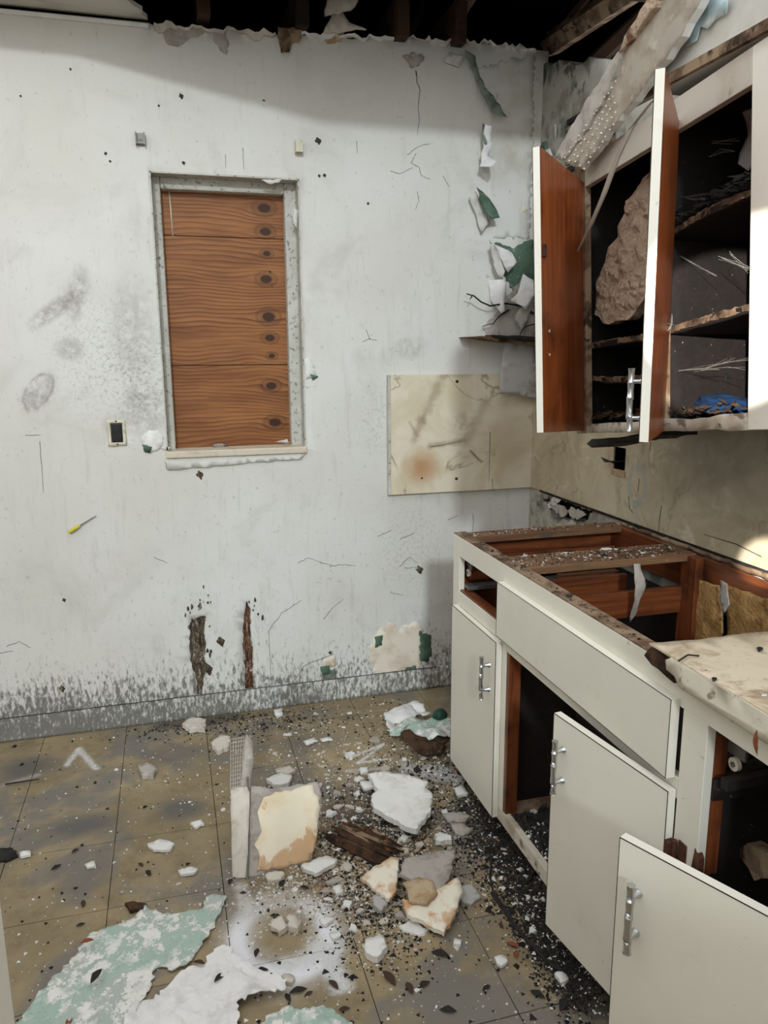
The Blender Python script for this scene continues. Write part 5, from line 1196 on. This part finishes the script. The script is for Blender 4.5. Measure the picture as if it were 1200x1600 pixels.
for k in range(22):                     # crumbs on the cabinet's top rails and on the torn worktop
    if k < 12: x, y, z = r2.uniform(.93, 1.42), r2.uniform(1.87, 1.975), .874
    elif k < 17: x, y, z = r2.uniform(.93, 1.42), r2.uniform(2.25, 2.295), .874
    else: x, y, z = r2.uniform(.88, 1.3), r2.uniform(.9, 1.14), ctz+.001
    o = bpy.data.objects.new('plaster_chip', r2.choice(CHIP[r2.choice((W_, G_))])); COL.objects.link(o); s = r2.uniform(.004, .009)
    o.location = (x, y, z); o.scale = (s, s, s*.8); o.rotation_euler = (0, 0, r2.uniform(0, 6))
    if k < 17: tag(o, 'plaster crumb on the bare top rails of the base cabinet', 'plaster chip', 'crumbs on the cabinet rails')
    else: tag(o, 'dark crumb on the torn cream worktop', 'plaster chip', 'crumbs on the worktop')
o = bpy.data.objects.new('plaster_chip', CHIP[W_][2]); COL.objects.link(o); q = F(948, 858, .874); o.location = (q[0], q[1], .874); o.scale = (.026, .014, .012)
tag(o, 'bright white plaster piece on the second top rail of the base cabinet', 'plaster chip')
# ---- dry leaves
def leaf_mesh(seed, mat):
    r = random.Random(seed); n = 7; vs = []; fs = []
    for i in range(n):
        t_ = i/(n-1); w_ = .42*math.sin(math.pi*min(1, t_*1.02))**.8+.01; lift = .25*math.sin(t_*3.0)*r.uniform(.6, 1)+.15*t_
        vs += [(t_*2-1, -w_, lift+.22*w_*2), (t_*2-1, 0, lift), (t_*2-1, w_*r.uniform(.7, 1.1), lift+.30*w_*2)]
    for i in range(n-1):
        for k in (0, 1): fs.append((3*i+k, 3*i+k+1, 3*i+k+4, 3*i+k+3))
    mb = MB(); lo = min(v[2] for v in vs); vs = [(x, y, z-lo+.02) for x, y, z in vs]; m = len(vs)
    mb.add(vs+[(x, y, z-.02) for x, y, z in vs], fs+[tuple(m+i for i in reversed(f)) for f in fs], 0, True)
    return mb.mesh('dry_leaf', mat)
LEAF = [leaf_mesh(k, m) for k, m in enumerate(('leaf', 'leaf_blk', 'leaf_red', 'leaf', 'leaf_blk', 'leaf_blk'))]
LV = [(138, 1488, .017, 2, 'russet leaf on the big green and white paint sheet'), (130, 1413, .015, 3, 'brown leaf on the tiles above the big paint sheet'), (126, 1446, .012, 1, 'black leaf on the tiles left of the paint sheet'), (232, 1365, .017, 1, 'dark pointed leaf on the tiles below the oval chip'),
      (88, 1356, .016, 1, 'dark leaf on the left tiles beside the small white chip'), (220, 1352, .012, 0, 'thin brown leaf beside the oval white chip'), (118, 1330, .014, 4, 'black leaf at the edge of the sooty patch'), (688, 1492, .024, 4, 'large dark leaf below the orange-stained shard'),
      (152, 1543, .022, 4, 'black curled leaf in the fold of the big paint sheet'), (312, 1522, .016, 0, 'brown leaf on the white crumpled paint sheet'), (402, 1506, .016, 1, 'black leaf at the tip of the white paint sheet'), (408, 1518, .018, 4, 'larger black leaf below the tip of the white paint sheet'),
      (424, 1528, .014, 1, 'black leaf at the right corner of the white paint sheet'), (466, 1550, .022, 4, 'large dark leaf right of the white paint sheet'), (450, 1560, .015, 1, 'dark leaf left of the large one near the white paint sheet'), (482, 1554, .012, 0, 'small brown leaf near the large dark leaf'),
      (521, 1540, .018, 0, 'dark brown leaf at the tail of the spray-painted ring'), (346, 1545, .020, 4, 'twisted black leaf in the middle of the white paint sheet'), (432, 1458, .020, 4, 'dark leaf inside the spray-painted ring'), (440, 1382, .018, 4, 'black leaf above the spray-painted ring'),
      (476, 1388, .014, 1, 'small black leaf right of the crumbs above the ring'), (360, 1378, .014, 4, 'black leaf at the foot of the plaster corner'), (380, 1396, .010, 4, 'black leaf scrap on the upper left of the spray ring'), (108, 1598, .016, 2, 'russet leaf at the bottom edge on the paint sheet'),
      (538, 1578, .014, 0, 'brown leaf at the bottom edge near the small flake'), (640, 1545, .020, 0, 'brown leaf on the tiles at the bottom'), (662, 1540, .018, 4, 'dark leaf pair at the bottom, right one'), (608, 1530, .026, 3, 'rusty brown leaf clump left of the bottom leaves'),
      (760, 1545, .014, 1, 'small dark leaf on the bottom right tiles'), (840, 1555, .020, 4, 'dark leaf near the stick at the bottom right'), (880, 1570, .022, 4, 'black leaf near the door at the bottom right'), (800, 1478, .018, 2, 'russet leaf beside the long stick'),
      (806, 1492, .014, 2, 'orange-brown leaf below the russet one by the stick'), (700, 1580, .020, 4, 'dark leaf at the very bottom of the floor'), (1062, 957, 0, 0, '')]
for k, (px, py, s, m, lb) in enumerate(LV):
    if not s: continue
    x, y = F(px, py); zz = .001
    for a_ in (() if k not in (0, 8, 9, 10, 17) else (1,)): zz = .030
    o = bpy.data.objects.new('dry_leaf', LEAF[m]); COL.objects.link(o); o.location = (x, y, zz); o.scale = (s, s, s*.6); o.rotation_euler = (0, 0, k*1.7)
    tag(o, lb, 'leaf', 'dry leaves on the floor')
rl_ = random.Random(14)
for k in range(46):
    t_ = rl_.random(); px, py = ((rl_.gauss(600, 90), rl_.gauss(1330, 60)) if k < 20 else (740+t_*170+rl_.gauss(0, 25), 1270+t_*290+rl_.gauss(0, 25)))
    x, y = F(px, py)
    if not onfl(x, y): continue
    o = bpy.data.objects.new('dry_leaf', LEAF[rl_.choice((0, 1, 4, 5))]); COL.objects.link(o); s = rl_.uniform(.009, .018); o.location = (x, y, .001); o.scale = (s, s, s*.6); o.rotation_euler = (0, 0, rl_.uniform(0, 6.28))
    if k < 20: tag(o, 'small dead leaf scrap in the rubble heap', 'leaf', 'leaf scraps in the rubble heap')
    else: tag(o, 'small dead leaf scrap in the dirt along the base cabinet', 'leaf', 'leaf scraps along the base cabinet')
# leaves on the worktop
for px, py, s, m, lb in ((1116, 1063, .010, 4, 'small black leaf on the torn worktop'), (1187, 1016, .013, 1, 'dark leaf scrap at the right of the worktop')):
    x, y = F(px, py, ctz); o = bpy.data.objects.new('dry_leaf', LEAF[m]); COL.objects.link(o); o.location = (x, y, ctz+.001); o.scale = (s, s, s*.5); o.rotation_euler = (0, 0, .7); tag(o, lb, 'leaf', 'leaves on the worktop')
p_ = P(0, .834, 1184, 1160); o = bpy.data.objects.new('dry_leaf', LEAF[2]); COL.objects.link(o); o.location = p_; o.scale = (.020, .014, .008); o.rotation_euler = (math.pi/2, math.radians(80), -math.pi/2); tag(o, 'russet leaf caught hanging on the front edge of the worktop', 'leaf')
mb = MB().tube([(*F(1060, 1036, ctz), ctz+.004), (*F(1075, 1028, ctz), ctz+.006), (*F(1092, 1028, ctz), ctz+.004)], .0018, 5); single(mb, 'twig', 'leaf_blk', 'short curved dark twig lying on the torn worktop', 'twig', (*F(1060, 1036, ctz), ctz))
# rotten boards inside the near bay
for k, (pl, x_, lb) in enumerate([([(1150, 1330), (1168, 1318), (1210, 1340), (1215, 1372), (1180, 1376)], 1.00, 'broken weathered board end inside the near open bay'), ([(1100, 1345), (1140, 1335), (1160, 1372), (1120, 1380)], 1.06, 'dark splintered wood inside the near open bay')]):
    pp = RWs(pl, x_)
    single(sheet(jag(pp, .003, .015, k), lambda u, v, w: (x_-w, u, v), .03, .02, lambda u, v: .006*nz(u*.3, v, k, 60), smooth=False), 'rotten_board', 'wood_frame' if k == 0 else 'rot', lb, 'board', (x_, pp[-1][0], pp[-1][1]))
bp(sheet(jag([(.66, .15), (1.05, .12), (1.07, .62), (.9, .66), (.66, .64)], .01, .04, 6), lambda u, v, w: (1.30-w, u, v), .01, .02, lambda u, v: .02*nz(u, v*.4, 3, 22), smooth=False), 'back_panel', 'wood_dark', 0)
# ---- dust, grit and crumbs too fine to count
def grit(name, mat, label, n, zone, size, seed, z=0.0, ok=onfl):
    r = random.Random(seed); mb = MB(); k = 0; tries = 0
    while k < n and tries < n*6:
        tries += 1; px, py = zone(r); x, y = F(px, py, z)
        if not ok(x, y): continue
        k += 1; s = size*math.exp(r.gauss(0, .45)); a = r.uniform(0, 6.28); hgt = s*r.uniform(.4, 1.1)
        b = len(mb.v)
        for i in range(3): mb.v.append((x+math.cos(a+i*2.1+r.uniform(-.4, .4))*s, y+math.sin(a+i*2.1)*s, z))
        mb.v.append((x+r.uniform(-.3, .3)*s, y+r.uniform(-.3, .3)*s, z+hgt))
        for f in ((0, 1, 3), (1, 2, 3), (2, 0, 3)): mb.f.append(tuple(b+i for i in f)); mb.mi.append(0); mb.sm.append(False)
    o = mb.build(name, mat); tag(o, label, 'grit', kind='stuff')
def zmix(*zs):
    def f(r):
        z = r.choice(zs); return z(r)
    return f
toe = lambda r: (lambda t_: (725+t_*185+r.gauss(0, 22), 1260+t_*290+r.gauss(0, 30)))(r.random())
allf = lambda r: (r.uniform(0, 950), r.uniform(1100, 1600))
heap = gz(590, 1310, 85, 70)
grit('plaster_dust', 'plaster_w', 'fine white plaster crumbs in and around the rubble heap', 4600, zmix(heap, heap, heap, gz(640, 1180, 80, 50), gz(450, 1400, 60, 30), gz(590, 1400, 50, 60), gz(450, 1180, 120, 50), toe), .0026, 5)
grit('pale_specks', 'plaster_w', 'sparse white specks over the open tiles', 900, allf, .0022, 18)
grit('tan_grit', 'plaster_t', 'fine tan plaster grit in the rubble heap', 2200, zmix(heap, gz(560, 1360, 70, 40)), .0032, 6)
grit('dark_grit', 'leaf_blk', 'fine black dirt along the base cabinet and in the rubble', 8000, zmix(toe, toe, toe, heap, gz(330, 1125, 120, 14), gz(690, 1180, 50, 60), gz(600, 1400, 45, 60)), .0034, 7)
grit('leaf_crumbs', 'leaf_blk', 'sparse dark specks of leaf over the open tiles', 420, allf, .0036, 17)
grit('cabinet_grit', 'leaf_blk', 'dark dirt covering the bottom of the open base cabinet', 2600, lambda r: (r.uniform(785, 865), r.uniform(1170, 1370)), .006, 8, .116, lambda x, y: x > BX+.025 and 1.10 < y < 1.86)
grit('cabinet_crumbs', 'plaster_w', 'white plaster crumbs in the open base cabinet', 500, lambda r: (r.uniform(785, 865), r.uniform(1230, 1370)), .0045, 9, .117, lambda x, y: x > BX+.025 and 1.10 < y < 1.80)
rail_ok = lambda x, y: (.91 < x < 1.45 and 1.86 < y < 1.98) or (.91 < x < 1.45 and 2.245 < y < 2.30)
grit('rail_dirt', 'leaf_blk', 'dark dirt lying on the bare top rails of the base cabinet', 260, lambda r: (r.uniform(720, 1080), r.uniform(810, 900)), .0032, 31, .874, rail_ok)
grit('rail_dust', 'plaster_g', 'grey plaster dust on the bare top rails of the base cabinet', 260, lambda r: (r.uniform(720, 1080), r.uniform(810, 900)), .0028, 32, .874, rail_ok)
grit('edge_dirt', 'leaf_blk', 'dark specks along the top edge of the base cabinet front', 120, lambda r: (lambda t_: (712+t_*290+r.uniform(0, 14), 832+t_*172))(r.random()), .0022, 33, .8755, lambda x, y: BX < x < BX+.04 and y > 1.2)
